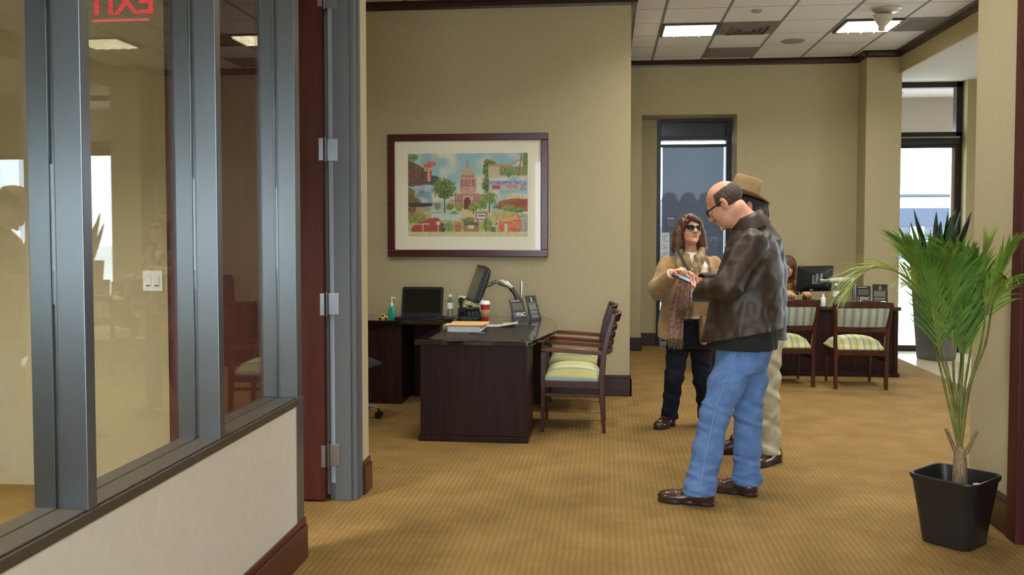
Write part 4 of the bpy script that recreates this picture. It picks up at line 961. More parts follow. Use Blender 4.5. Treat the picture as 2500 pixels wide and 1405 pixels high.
for a, b in (((-0.115, 0), (0.115, 0.025)), ((-0.115, 0.165), (0.115, 0.19)), ((-0.115, 0.025), (-0.09, 0.165)), ((0.09, 0.025), (0.115, 0.165))): mb.box((a[0], -0.012, a[1]), (b[0], 0, b[1]), T=Tp)
mb.build('frame', M_WHITE, pf, bevel=0.002)
mb = MB(); mb.box((-0.09, -0.006, 0.025), (0.09, -0.003, 0.165), T=Tp); mb.build('photo', mat('blurry_garden_snapshot', (110, 104, 66), 0.3, var=0.6, vs=26, c2=(206, 176, 120)), pf)
mb = MB(); mb.box((-0.02, 0, 0.0), (0.02, 0.08, 0.1), T=trs((0, 0, 0))); mb.build('easel_leg', M_BLACK, pf)
ph = thing('desk_phone', 'black desk phone with coiled handset left of the red coffee cup', 'phone', (-1.235, 8.02, TOP), 0.25)
Tp = Matrix.Rotation(math.radians(20), 4, 'X')
mb = MB(); mb.rings([[(x, y, z + (y + 0.1) * k) for x, y in rrect(0.20, 0.19, 0.02)] for z, k in ((0.0, 0.0), (0.018, 0.0), (0.03, 0.36))]); mb.build('phone_body', M_BLACK, ph, bevel=0.003)
mb = MB(); mb.tube([(-0.075, -0.075, 0.065), (-0.075, -0.03, 0.09), (-0.075, 0.05, 0.13), (-0.07, 0.10, 0.165), (-0.065, 0.115, 0.175)], [0.024, 0.018, 0.017, 0.024, 0.02], 10); mb.build('handset', M_BLACK, ph, smooth=True)
mb = MB(); mb.box((-0.03, 0.02, 0.078), (0.08, 0.085, 0.1), T=trs((0, 0, 0))); mb.build('display_hood', mat('dark_olive_display', (36, 38, 32), 0.25), ph, bevel=0.004)
mb = MB()
for i in range(3):
    for j in range(4): mb.box((-0.02 + i * 0.034, -0.08 + j * 0.022, 0.032 + j * 0.008), (0.004 + i * 0.034, -0.065 + j * 0.022, 0.048 + j * 0.008))
mb.build('keypad', mat('grey_keys', (58, 58, 60), 0.5), ph)
cb = thing('power_cable', 'loose black cable looped between the laptop and the desk phone', 'cable', (-1.42, 7.95, TOP))
mb = MB(); pts = [(0.13 * math.sin(t * 0.9) * (1 + 0.25 * math.sin(t * 2.3)), 0.05 * math.cos(t * 1.4), 0.006 + 0.022 * (0.5 + 0.5 * math.sin(t * 2.1))) for t in np.linspace(0, 9, 60)]
mb.tube(pts, 0.0042, 6); mb.build('cable', M_BLACK, cb, smooth=True)
pa = thing('power_adapter', 'small black charger block lying between the laptop and the paper stack', 'charger', (-1.40, 7.86, TOP), 0.4)
mb = MB(); mb.box((-0.045, -0.022, 0), (0.045, 0.022, 0.026)); mb.build('brick', M_BLACK, pa, bevel=0.004)

# ================================================================== THINGS ON DESK 2
T2 = 0.745
m2 = thing('monitor', 'black monitor seen from behind in front of the seated woman', 'monitor', (2.27, 10.2, 1.02))
Tm2 = Matrix.Rotation(math.radians(8), 4, 'Z') @ Matrix.Rotation(math.radians(188), 4, 'Z') @ Matrix.Rotation(math.radians(-10), 4, 'X')
mb = MB(); mb.rings([[(x, y, z) for x, z in rrect(0.41 * s, 0.285 * s, 0.012)] for s, y in ((1, -0.012), (1, 0.014), (0.9, 0.03), (0.55, 0.045))], T=Tm2); mb.build('housing', M_BLACK, m2, smooth=40)
mb = MB(); mb.box((-0.19, -0.0145, -0.125), (0.19, -0.0125, 0.125), T=Tm2); mb.build('screen', mat('lit_office_screen', (120, 130, 150), 0.2), m2)
mb = MB(); mb.box((-0.06, 0.043, -0.05), (0.06, 0.056, 0.05), T=Tm2); mb.box((-0.05, 0.05, -0.02), (-0.02, 0.075, 0.07), T=Tm2); mb.box((0.0, 0.05, -0.02), (0.03, 0.075, 0.07), T=Tm2); mb.build('mount_plate', M_STEEL, m2, bevel=0.003)
mb = MB(); mb.box((0.03, 0.038, -0.125), (0.07, 0.042, -0.11), T=Tm2); mb.build('badge', mat('silver_badge', (170, 170, 176), 0.3, 0.6), m2)
a2 = bpy.data.objects.new('support_arm', None); COL.objects.link(a2); a2.parent = m2; a2.location = (0.43, 0.04, T2 - 1.02)
mb = MB(); mb.box((-0.05, -0.05, 0), (0.05, 0.05, 0.02)); mb.tube([(0, 0, 0.02), (0, 0, 0.24)], 0.02, 12); mb.build('post', M_STEEL, a2, smooth=True)
mb = MB(); mb.tube([(0.02, -0.02, 0.25), (-0.02, -0.03, 0.262), (-0.18, -0.06, 0.262), (-0.29, -0.09, 0.255)], [0.02, 0.03, 0.03, 0.024], 14); mb.build('upper_link', mat('pale_arm_paint', (206, 198, 178), 0.35, 0.2), a2, smooth=True)
mb = MB(); mb.tube([(-0.28, -0.09, 0.255), (-0.33, -0.10, 0.25), (-0.385, -0.09, 0.255)], [0.022, 0.022, 0.03], 12); mb.build('head_joint', M_STEEL, a2, smooth=True)
bottle('clear water bottle standing right of the far monitor', 2.44, 9.96, T2, 1.12)
wb = thing('spray_bottle', 'short white lotion bottle on the near edge of the far desk', 'bottle', (2.285, 9.86, T2))
mb = MB(); mb.lathe([(0.022, 0), (0.024, 0.004), (0.024, 0.085), (0.012, 0.10)], 18); mb.build('bottle_body', mat('white_lotion', (226, 226, 230), 0.25), wb, smooth=True)
mb = MB(); mb.lathe([(0.013, 0.10), (0.012, 0.13), (0, 0.131)], 14); mb.build('cap', M_WHITE, wb, smooth=True)
lean_sign('desk_sign', 'black FDIC notice standing behind the palm fronds on the far desk', (2.77, 10.12, T2), math.radians(-6), math.radians(8), 0.15, 0.2, 'fdic')
lean_sign('desk_sign', 'black notice with a white numeral one on the window end of the far desk', (2.945, 10.12, T2), math.radians(-6), math.radians(8), 0.155, 0.22, 'one')
M_TISSUE = mat('white_tissue', (238, 232, 218), 0.9)
for x, lb in ((2.70, 'crumpled white tissue on the far desk, left of the two'), (2.93, 'crumpled white tissue on the far desk, at its window end')):
    t = thing('tissue', lb, 'tissue', (x, 9.95, T2))
    mb = MB(); rg = random.Random(int(x * 100)); g = []
    for j in range(7):
        for i in range(9):
            u, v = i / 4 - 1, j / 3 - 1
            g.append((u * 0.085, v * 0.05, 0.002 + max(0, 0.05 * (1 - abs(u * 0.8)) * (1 - abs(v)) + rg.uniform(-0.008, 0.014))))
    mb.add(g, [(j * 9 + i, j * 9 + i + 1, (j + 1) * 9 + i + 1, (j + 1) * 9 + i) for j in range(6) for i in range(8)]); o = mb.build('sheet', M_TISSUE, t); o.modifiers.new('s', 'SOLIDIFY').thickness = 0.002
kb = thing('keyboard', 'dark keyboard under the seated woman\'s hands', 'keyboard', (2.22, 10.47, T2), -0.05)
mb = MB(); mb.box((-0.2, -0.06, 0), (0.2, 0.06, 0.018)); mb.build('keyboard_body', M_BLACK, kb, bevel=0.004)
# ================================================================== PEOPLE: surfaces grown from blended solids
A3 = lambda p: np.array(p, float)
def unit(v): v = A3(v); return v / np.linalg.norm(v)
class Sculpt:
    def __init__(s, lo, hi, h):
        s.lo, s.h = A3(lo), h
        s.n = np.ceil((A3(hi) - s.lo) / h).astype(int) + 1
        s.a = np.full(s.n, 0.4, np.float32)
    def _sub(s, lo, hi, pad):
        i0 = np.clip(np.floor((A3(lo) - pad - s.lo) / s.h).astype(int), 0, s.n); i1 = np.clip(np.ceil((A3(hi) + pad - s.lo) / s.h).astype(int) + 1, 0, s.n)
        ax = [s.lo[k] + s.h * np.arange(i0[k], i1[k]) for k in range(3)]
        return tuple(slice(a, b) for a, b in zip(i0, i1)), ax[0][:, None, None], ax[1][None, :, None], ax[2][None, None, :]
    def _mix(s, sl, d, k, cut):
        a = s.a[sl]
        if cut:
            if k:
                h = np.clip(0.5 - 0.5 * (a + d) / k, 0, 1); s.a[sl] = a * (1 - h) - d * h + k * h * (1 - h)
            else: s.a[sl] = np.maximum(a, -d)
        elif k:
            h = np.clip(0.5 + 0.5 * (d - a) / k, 0, 1); s.a[sl] = d * (1 - h) + a * h - k * h * (1 - h)
        else: s.a[sl] = np.minimum(a, d)
    def cap(s, p, q, r0, r1=None, k=0.015, cut=False):
        p, q = A3(p), A3(q); r1 = r0 if r1 is None else r1
        m = max(r0, r1)
        sl, x, y, z = s._sub(np.minimum(p, q) - m, np.maximum(p, q) + m, k + 3 * s.h)
        v = q - p; L2 = max(v @ v, 1e-12)
        dx, dy, dz = x - p[0], y - p[1], z - p[2]
        t = np.clip((dx * v[0] + dy * v[1] + dz * v[2]) / L2, 0, 1)
        d = np.sqrt((dx - t * v[0]) ** 2 + (dy - t * v[1]) ** 2 + (dz - t * v[2]) ** 2) - (r0 + (r1 - r0) * t)
        s._mix(sl, d, k, cut); return s
    def chain(s, pts, rs, k=0.015):
        for i in range(len(pts) - 1): s.cap(pts[i], pts[i + 1], rs[i], rs[i + 1], k)
        return s
    def ell(s, c, r, R=None, k=0.015, cut=False):
        c, r = A3(c), A3(r); R = np.eye(3) if R is None else R          # columns of R: local axes
        m = r.max()
        sl, x, y, z = s._sub(c - m, c + m, k + 3 * s.h)
        dx, dy, dz = x - c[0], y - c[1], z - c[2]
        k0 = k1 = 0
        for i in range(3):
            u = dx * R[0, i] + dy * R[1, i] + dz * R[2, i]
            k0 = k0 + (u / r[i]) ** 2; k1 = k1 + (u / r[i] ** 2) ** 2
        k0 = np.sqrt(k0); k1 = np.sqrt(k1) + 1e-9
        s._mix(sl, k0 * (k0 - 1) / k1, k, cut); return s
    def box(s, c, hf, R=None, rd=0.004, k=0.0, cut=False):
        c, hf = A3(c), A3(hf); R = np.eye(3) if R is None else R
        m = np.linalg.norm(hf)
        sl, x, y, z = s._sub(c - m, c + m, k + 3 * s.h)
        dx, dy, dz = x - c[0], y - c[1], z - c[2]
        q = [np.abs(dx * R[0, i] + dy * R[1, i] + dz * R[2, i]) - hf[i] + rd for i in range(3)]
        d = np.sqrt(sum(np.maximum(u, 0) ** 2 for u in q)) + np.minimum(np.maximum(np.maximum(q[0], q[1]), q[2]), 0) - rd
        s._mix(sl, d, k, cut); return s
    def loft(s, lev, phi, k=0.02, pw=2.3, cut=False):
        """lev: (z, cx, cy, r_along, r_across) from low to high; phi = heading angle of the 'along' axis."""
        lev = sorted(lev); L = np.array(lev, float)
        m = max(L[:, 3].max(), L[:, 4].max())
        lo = [L[:, 1].min() - m, L[:, 2].min() - m, L[0, 0]]; hi = [L[:, 1].max() + m, L[:, 2].max() + m, L[-1, 0]]
        sl, x, y, z = s._sub(lo, hi, k + 3 * s.h)
        zz = z.ravel(); f = lambda i: np.interp(zz, L[:, 0], L[:, i])[None, None, :]
        dx, dy = x - f(1), y - f(2); c_, s_ = math.cos(phi), math.sin(phi)
        u, v = dx * c_ + dy * s_, -dx * s_ + dy * c_
        ra, rb = f(3), f(4)
        g = (np.abs(u / ra) ** pw + np.abs(v / rb) ** pw) ** (1 / pw)
        d = (g - 1) * np.minimum(ra, rb)
        d = np.maximum(d, np.maximum(L[0, 0] - z, z - L[-1, 0]))
        s._mix(sl, d, k, cut); return s
    def plane(s, p, n):
        """Cut away everything on the side n points to."""
        p, n = A3(p), unit(n)
        sl, x, y, z = s._sub(s.lo, s.lo + s.h * (s.n - 1), 0)
        s.a[sl] = np.maximum(s.a[sl], (x - p[0]) * n[0] + (y - p[1]) * n[1] + (z - p[2]) * n[2]); return s
    def folds(s, amp, waves, lo=None, hi=None):
        """Cloth folds: waves = [(direction*2pi/length vector, phase, weight)]."""
        sl, x, y, z = s._sub(s.lo if lo is None else lo, s.lo + s.h * (s.n - 1) if hi is None else hi, 0)
        t = 0
        for (kx, ky, kz), ph, w in waves:
            a = kx * x + ky * y + kz * z + ph
            t = t + w * np.sin(a + 0.9 * np.sin(0.53 * a + 2 * z * 3 + ph))
        s.a[sl] = s.a[sl] + (amp * t).astype(np.float32); return s
    def mesh(s, name, mats, parent, paint=None, relax=2, smooth=True):
        a = s.a; h = s.h
        sg = a < 0
        c = [sg[i:a.shape[0] - 1 + i, j:a.shape[1] - 1 + j, k:a.shape[2] - 1 + k] for i in (0, 1) for j in (0, 1) for k in (0, 1)]
        any_ = c[0].copy(); all_ = c[0].copy()
        for q in c[1:]: any_ |= q; all_ &= q
        act = any_ & ~all_
        I = np.argwhere(act); n = len(I)
        idx = np.full(act.shape, -1, np.int64); idx[act] = np.arange(n)
        off = np.array([(i, j, k) for i in (0, 1) for j in (0, 1) for k in (0, 1)])
        V = np.stack([a[I[:, 0] + o[0], I[:, 1] + o[1], I[:, 2] + o[2]] for o in off], 1).astype(float)
        acc = np.zeros((n, 3)); cnt = np.zeros(n)
        for e in range(8):
            for b in (4, 2, 1):
                if e & b: continue
                f = e | b
                m = (V[:, e] < 0) != (V[:, f] < 0)
                t = V[:, e] / (V[:, e] - V[:, f] + 1e-12 * (V[:, e] == V[:, f]))
                p = off[e] + t[:, None] * (off[f] - off[e])
                acc[m] += p[m]; cnt[m] += 1
        P = s.lo + h * (I + acc / np.maximum(cnt, 1)[:, None])
        quads = []
        for ax in range(3):
            o1, o2 = [(1, 2), (2, 0), (0, 1)][ax]
            A = [slice(None)] * 3; B = [slice(None)] * 3
            A[ax] = slice(0, -1); B[ax] = slice(1, None)
            for q in (o1, o2): A[q] = slice(1, -1); B[q] = slice(1, -1)
            s0, s1 = sg[tuple(A)], sg[tuple(B)]
            E = np.argwhere(s0 != s1)
            if not len(E): continue
            flip = s0[tuple(E.T)]
            E[:, o1] += 1; E[:, o2] += 1
            def cell(d1, d2):
                C = E.copy(); C[:, o1] -= d1; C[:, o2] -= d2
                return idx[C[:, 0], C[:, 1], C[:, 2]]
            q = np.stack([cell(1, 1), cell(0, 1), cell(0, 0), cell(1, 0)], 1)
            q[~flip] = q[~flip][:, ::-1]
            quads.append(q)
        Q = np.concatenate(quads); Q = Q[(Q >= 0).all(1)]
        ed = np.concatenate([Q[:, [0, 1]], Q[:, [1, 2]], Q[:, [2, 3]], Q[:, [3, 0]]]); ed = np.concatenate([ed, ed[:, ::-1]])
        for it in range(relax):
            sm = np.stack([np.bincount(ed[:, 0], weights=P[ed[:, 1], q], minlength=n) for q in range(3)], 1)
            dg = np.maximum(np.bincount(ed[:, 0], minlength=n), 1)[:, None]
            P = P * 0.5 + 0.5 * sm / dg
        o3 = np.array(parent.location) if parent is not None else np.zeros(3)
        if parent is not None and parent.parent is not None: o3 = o3 + np.array(parent.parent.location)
        me = bpy.data.meshes.new(name)
        me.vertices.add(n); me.vertices.foreach_set('co', (P - o3).astype(np.float32).ravel())
        me.loops.add(4 * len(Q)); me.polygons.add(len(Q))
        me.polygons.foreach_set('loop_start', np.arange(0, 4 * len(Q), 4)); me.loops.foreach_set('vertex_index', Q.ravel().astype(np.int32))
        try: me.polygons.foreach_set('loop_total', np.full(len(Q), 4))
        except Exception: pass
        if not isinstance(mats, (list, tuple)): mats = [mats]
        for m in mats: me.materials.append(m)
        if paint is not None:
            me.polygons.foreach_set('material_index', paint(P[Q].mean(1)).astype(np.int32))
        me.polygons.foreach_set('use_smooth', np.ones(len(Q), bool))
        me.update(calc_edges=True)
        o = bpy.data.objects.new(name, me); COL.objects.link(o)
        if parent is not None: o.parent = parent
        return o
def on_surface(S, px, py, y0, y1, lift=0.001):
    """First point of the solid met by the sight line through a photo pixel."""
    for Y in np.arange(y0, y1, 0.002):
        p = at(px, py, Y); i = np.round((p - S.lo) / S.h).astype(int)
        if (i >= 0).all() and (i < S.n).all() and S.a[tuple(i)] < 0: return at(px, py, Y - lift)
    return at(px, py, y1)
def frame_of(fwd, up=(0, 0, 1)):
    """Columns: right, forward, up."""
    f = unit(fwd); r = unit(np.cross(f, up)); u = np.cross(r, f)
    return np.stack([r, f, u], 1)
def tilt_frame(yaw_dir, pitch_down, roll=0.0):
    h = unit((yaw_dir[0], yaw_dir[1], 0)); c, s_ = math.cos(pitch_down), math.sin(pitch_down)
    f = h * c + np.array([0, 0, -s_]); r = unit(np.cross(f, (0, 0, 1))); u = np.cross(r, f)
    cr, sr = math.cos(roll), math.sin(roll)
    return np.stack([r * cr + u * sr, f, u * cr - r * sr], 1)
def head(S, c, R, sc=1.0, fem=False):
    """Skull, face and ears around c (mid-point between the ears)."""
    g = lambda x, y, z: A3(c) + R @ (A3((x, y, z)) * sc)
    e = lambda p, r, k=0.012, cut=False: S.ell(g(*p), A3(r) * sc, R, k, cut)
    e((0, -0.012, 0.038), (0.074, 0.096, 0.084), 0)
    e((0, 0.022, -0.028), (0.064, 0.068, 0.088), 0.02)
    e((0, 0.034, -0.082), (0.048 if not fem else 0.043, 0.046, 0.034), 0.02)
    S.cap(g(-0.032, 0.080, 0.024), g(0.032, 0.080, 0.024), 0.012 * sc, k=0.014)
    for s in (-1, 1):
        e((s * 0.034, 0.062, -0.028), (0.024, 0.024, 0.026), 0.02)
        e((s * 0.033, 0.097, 0.004), (0.016, 0.014, 0.010), 0.008, True)
        e((s * 0.033, 0.082, 0.004), (0.014, 0.008, 0.009), 0.003)
        E = R @ np.array([[math.cos(s * 0.35), -math.sin(s * 0.35), 0], [math.sin(s * 0.35), math.cos(s * 0.35), 0], [0, 0, 1]])
        S.ell(g(s * 0.079, -0.012, -0.004), A3((0.010, 0.021, 0.034)) * sc, E, 0.006)
        S.ell(g(s * 0.091, -0.006, 0.0), A3((0.006, 0.011, 0.019)) * sc, E, 0.004, True)
        S.cap(g(s * 0.076, -0.004, -0.03), g(s * 0.078, -0.006, -0.036), 0.008 * sc, k=0.005)
        e((s * 0.011, 0.101, -0.031), (0.009, 0.010, 0.008), 0.008)
    S.cap(g(0, 0.088, 0.016), g(0, 0.113, -0.026), 0.0085 * sc, 0.0115 * sc, 0.012)
    e((0, 0.084, -0.099), (0.020, 0.013, 0.014), 0.02)
    S.cap(g(-0.018, 0.088, -0.059), g(0.018, 0.088, -0.059), 0.0055 * sc, k=0.007)
    S.cap(g(-0.015, 0.087, -0.069), g(0.015, 0.087, -0.069), 0.0062 * sc, k=0.007)
    S.cap(g(-0.026, 0.090, -0.064), g(0.026, 0.090, -0.064), 0.0022 * sc, k=0.002, cut=True)
    return g
def lips(g, c2): 
    a = g(0, 0.094, -0.064)
    return lambda P: (np.abs((P - a) @ c2[:, 0]) / 0.022) ** 2 + (((P - a) @ c2[:, 2]) / 0.0085) ** 2 + (((P - a) @ c2[:, 1]) / 0.02) ** 2 < 1
def hand(S, w, fdir, npalm, thumb, curl=(0.4, 0.5, 0.4), sc=1.0, spread=0.10):
    """Palm, four unequal fingers and a thumb. w wrist, fdir towards the knuckles, npalm palm side, thumb = +1/-1 side."""
    f = unit(fdir); n = A3(npalm); n = unit(n - f * (n @ f)); t = np.cross(f, n) * thumb
    w = A3(w); k = 0.006
    P = lambda a, b, c: w + (f * a + t * b + n * c) * sc
    S.cap(P(0, 0, 0), P(0.03, 0, 0), 0.024 * sc, 0.024 * sc, 0.012)
    for b in (-0.028, -0.009, 0.010, 0.028): S.cap(P(0.018, b * 0.7, 0), P(0.085 - abs(b - 0.008) * 0.25, b, 0), 0.0145 * sc, 0.0115 * sc, 0.012)
    S.cap(P(0.02, 0.022, 0.006), P(0.05, 0.034, 0.012), 0.016 * sc, 0.013 * sc, 0.012)
    for b, L, dc in ((-0.030, 0.060, 0.12), (-0.010, 0.076, 0.04), (0.010, 0.082, 0.0), (0.029, 0.074, -0.08)):
        p = P(0.085 - abs(b - 0.008) * 0.25, b, 0); a = 0.0; r = 0.0092
        for q, (seg, cu) in enumerate(zip((0.46, 0.30, 0.24), curl)):
            a += cu + dc
            d = f * math.cos(a) + n * math.sin(a) + t * (b / 0.03) * spread * (1 - q * 0.3)
            e = p + unit(d) * L * seg * sc
            S.cap(p, e, r * sc, (r - 0.0011) * sc, 0.004 if q else 0.008)
            p, r = e, r - 0.0011
    p = P(0.042, 0.036, 0.010)
    for d, L, r in ((f * 0.62 + t * 0.62 + n * 0.35, 0.034, 0.0115), (f * 0.85 + t * 0.25 + n * 0.42, 0.030, 0.0102)):
        e = p + unit(d) * L * sc
        S.cap(p, e, r * sc, (r - 0.0012) * sc, 0.008); p = e
def shoe(name, heel, toe_dir, L, mats, parent, low=0.0, ankle=None, H=0.085):
    f = unit((toe_dir[0], toe_dir[1], 0)); h = A3((heel[0], heel[1], low)); R = frame_of(f)
    lo, hi = np.minimum(h, h + f * L) - 0.09, np.maximum(h, h + f * L) + 0.09
    lo[2] = low - 0.02; hi[2] = low + 0.19
    S = Sculpt(lo, hi, 0.0045)
    g = lambda a, b, c: h + f * a + R[:, 0] * b + np.array([0, 0, c])
    S.ell(g(0.045, 0, 0.045), (0.037, 0.046, 0.048), R, 0.01); S.ell(g(0.11, 0, 0.045), (0.039, 0.075, 0.045), R, 0.02)
    S.ell(g(L - 0.10, 0, 0.036), (0.049, 0.085, 0.036), R, 0.03); S.ell(g(L - 0.055, 0.0, 0.03), (0.046, 0.055, 0.030), R, 0.02)
    S.cap(g(0.055, 0, 0.05), g(0.068, 0, H + 0.02), 0.042, 0.044, 0.02)
    S.cap(g(0.10, 0, 0.07), g(0.17, 0, 0.060), 0.026, 0.02, 0.02)
    for a, w, r in ((0.05, 0.0, 0.041), (0.14, 0, 0.040), (L - 0.10, 0, 0.051), (L - 0.055, 0, 0.047)):
        S.ell(g(a, w, 0.008), (r, 0.055, 0.02), R, 0.012)
    S.plane((0, 0, low), (0, 0, -1))
    return S.mesh(name, mats, parent, paint=lambda P: (P[:, 2] < low + 0.017).astype(int), relax=1)
def leg_folds(S, amp=0.004, lo=None, hi=None, f=1.0):
    S.folds(amp, [((30 * f, 20 * f, 55 * f), 0.3, 1.0), ((-46 * f, 30 * f, 38 * f), 1.9, 0.8), ((18, 60, 26), 4.1, 0.6)], lo, hi)
def ball(name, c, r, m, parent):
    mb = MB(); o3 = A3(parent.location); n = 12
    mb.lathe([(max(1e-4, r * math.sin(PI * i / n)), -r * math.cos(PI * i / n)) for i in range(n + 1)], 16, T=trs(tuple(A3(c) - o3)))
    return mb.build(name, m, parent, smooth=180)
def ptube(name, pts, rad, m, parent, n=8, flat=1.0, up=(0, 0, 1)):
    o3 = A3(parent.location); mb = MB(); mb.tube([tuple(A3(p) - o3) for p in pts], rad, n, flat=flat, up=up)
    return mb.build(name, m, parent, smooth=True)

M_SKIN = mat('light_skin', (204, 146, 116), 0.5, var=0.06, vs=30, sss=0.12, bump=0.05, bs=300)
M_SKINF = mat('fair_skin', (212, 160, 130), 0.48, var=0.05, vs=30, sss=0.12)
M_LIP = mat('muted_lips', (168, 92, 82), 0.45)
M_GREYHAIR = mat('greying_brown_hair', (46, 35, 25), 0.65, var=0.3, vs=9, vscale=(30, 30, 10), bump=0.5, bs=20, c2=(68, 54, 42))
M_LEATHER = mat('brown_leather', (56, 41, 29), 0.48, var=0.08, vs=9, bump=0.2, bs=110, spec=0.38)
def denim(name, c, c2):
    m = mat(name, c, 0.85, var=0.03, vs=14, bump=0.3, bs=420, c2=c2, spec=0.2, detail=6)
    return m
M_JEANS = denim('faded_blue_denim', (84, 112, 158), (100, 128, 174))
M_DARKJEANS = denim('dark_navy_denim', (18, 20, 30), (26, 28, 40))
M_BROWNSHOE = mat('polished_brown_leather', (62, 34, 24), 0.25, var=0.15, vs=20, spec=0.6)
M_SOLE = mat('black_rubber_sole', (20, 17, 16), 0.7)
M_BLKCLOTH = mat('black_cotton', (24, 22, 22), 0.9, bump=0.2, bs=250)
M_TORT = mat('dark_glasses_frame', (26, 12, 12), 0.25)
M_LENS = clear_glass('spectacle_lens', (0.9, 0.9, 0.9), 0.06, 1.0)
M_EYE = mat('eye_white', (226, 216, 206), 0.2); M_IRIS = mat('dark_iris', (40, 28, 22), 0.15)

# ------------------------------------------------------------------ the man in the leather jacket
def man_leather():
    T = thing('person', 'balding man in glasses, brown leather jacket and faded blue jeans looking down at his hands', 'person', (0.68, 5.26, 0))
    hd = unit((-0.95, 0.30, 0)); phi = math.atan2(hd[1], hd[0]); lf = np.array([-hd[1], hd[0], 0])   # lf: his left, towards the camera
    if lf[1] > 0: lf = -lf
    R = tilt_frame((-0.93, 0.36), math.radians(33))
    hc = at(1762, 499, 5.20) - (-R[:, 0] if (-R[:, 0])[1] < 0 else R[:, 0]) * 0.082
    sc = 1.07
    lsh, lel, lwr = at(1832, 592, 5.10), at(1776, 702, 5.02), at(1716, 708, 5.16)
    rsh, rel, rwr = at(1838, 590, 5.45), at(1776, 690, 5.52), at(1722, 690, 5.44)
    lhip, lkn, lan = at(1806, 862, 5.20), at(1744, 1012, 5.12), at(1712, 1182, 5.12)
    rhip, rkn, ran = at(1836, 850, 5.35), at(1826, 1012, 5.33), at(1823, 1168, 5.36)
    pel, che, nek = at(1822, 840, 5.27), at(1832, 640, 5.28), at(1822, 545, 5.27)
    S = Sculpt((0.20, 4.90, 0.0), (1.00, 5.70, 1.92), 0.0045)
    S.cap(pel, at(1828, 740, 5.27), 0.12, 0.11, 0.03).cap(at(1828, 740, 5.27), che, 0.11, 0.115, 0.03)
    S.cap(che, nek, 0.11, 0.07, 0.03).cap(lsh, rsh, 0.05, 0.05, 0.03)
    nb = hc + R @ A3((0, -0.04, -0.055))
    S.cap(nek, nb, 0.066, 0.060, 0.03)
    for a, b, c_ in ((lsh, lel, lwr), (rsh, rel, rwr)): S.chain([a, b, c_], [0.05, 0.042, 0.029], 0.02)
    for a, b, c_ in ((lhip, lkn, lan), (rhip, rkn, ran)): S.chain([a, b, c_], [0.075, 0.052, 0.038], 0.02)
    g = head(S, hc, R, sc)
    S.cap(g(0, 0.005, -0.075), nek + np.array([-0.02, 0, -0.01]), 0.040, 0.05, 0.03)
    hand(S, lwr, at(1692, 688, 5.33) - lwr, (0.1, -0.2, 1), 1, (0.25, 0.35, 0.3), 1.02)
    hand(S, rwr, at(1694, 680, 5.54) - rwr, (0.05, 0.2, 0.9), -1, (0.10, 0.2, 0.2), 1.0)
    lp_ = lips(g, R)
    S.mesh('body', [M_SKIN, M_LIP], T, paint=lambda P: lp_(P).astype(int), relax=2)
    # hair: sides and back only
    S = Sculpt(hc - 0.17, hc + 0.17, 0.004)
    S.ell(g(0, -0.014, 0.036), A3((0.080, 0.101, 0.085)) * sc, R, 0)
    S.box(g(0, 0.0, 0.112), A3((0.12, 0.30, 0.040)) * sc, R @ np.array([[1, 0, 0], [0, math.cos(-0.10), -math.sin(-0.10)], [0, math.sin(-0.10), math.cos(-0.10)]]), 0.01, 0.012, True)
    S.box(g(0, 0.128, 0.02), A3((0.2, 0.095, 0.2)) * sc, R @ np.array([[1, 0, 0], [0, math.cos(0.25), -math.sin(0.25)], [0, math.sin(0.25), math.cos(0.25)]]), 0.01, 0.012, True)
    S.box(g(0, 0.03, -0.100), A3((0.2, 0.2, 0.085)) * sc, R @ np.array([[1, 0, 0], [0, math.cos(0.28), -math.sin(0.28)], [0, math.sin(0.28), math.cos(0.28)]]), 0.01, 0.012, True)
    S.folds(0.0009, [((160, 40, 220), 0, 1), ((90, 200, -120), 1, 0.8)])
    S.mesh('hair', M_GREYHAIR, T)
    # brows, eyes, glasses
    for s in (-1, 1):
        ptube('eyebrow', [g(s * 0.014, 0.098, 0.022), g(s * 0.032, 0.094, 0.028), g(s * 0.05, 0.08, 0.022)], [0.003, 0.0042, 0.002], M_GREYHAIR, T, flat=0.7)
        ball('eye', g(s * 0.033, 0.0845, 0.004), 0.0098 * sc, M_EYE, T)
    GL = thing('glasses', None, None); GL.parent = T; GL.location = (0, 0, 0)
    o3 = A3(T.location); mb = MB(); gl = MB()
    for s in (-1, 1):
        ring = [g(s * 0.034 + 0.024 * math.cos(a), 0.106 - 0.012 * abs(math.cos(a) * 0.5 + s * 0.3), 0.0 + 0.017 * math.sin(a)) - o3 for a in np.linspace(0, 2 * PI, 21)]
        mb.tube([tuple(p) for p in ring], 0.0028, 6)
        gl.add([tuple(p) for p in ring[:-1]], [tuple(range(20))])
        mb.tube([tuple(g(s * 0.058, 0.098, 0.006) - o3), tuple(g(s * 0.079, 0.07, 0.008) - o3), tuple(g(s * 0.084, 0.0, 0.010) - o3), tuple(g(s * 0.082, -0.03, -0.002) - o3)], [0.0045, 0.0045, 0.004, 0.003], 6)
    mb.tube([tuple(g(-0.011, 0.106, 0.004) - o3), tuple(g(0, 0.11, 0.007) - o3), tuple(g(0.011, 0.106, 0.004) - o3)], 0.003, 6)
    bpy.data.objects.remove(GL)
    gf = mb.build('glasses', M_TORT, T, smooth=True); gl.build('lens', M_LENS, gf)
    # jacket
    J = Sculpt((0.22, 4.84, 0.80), (1.04, 5.74, 1.72), 0.006)
    lv = []
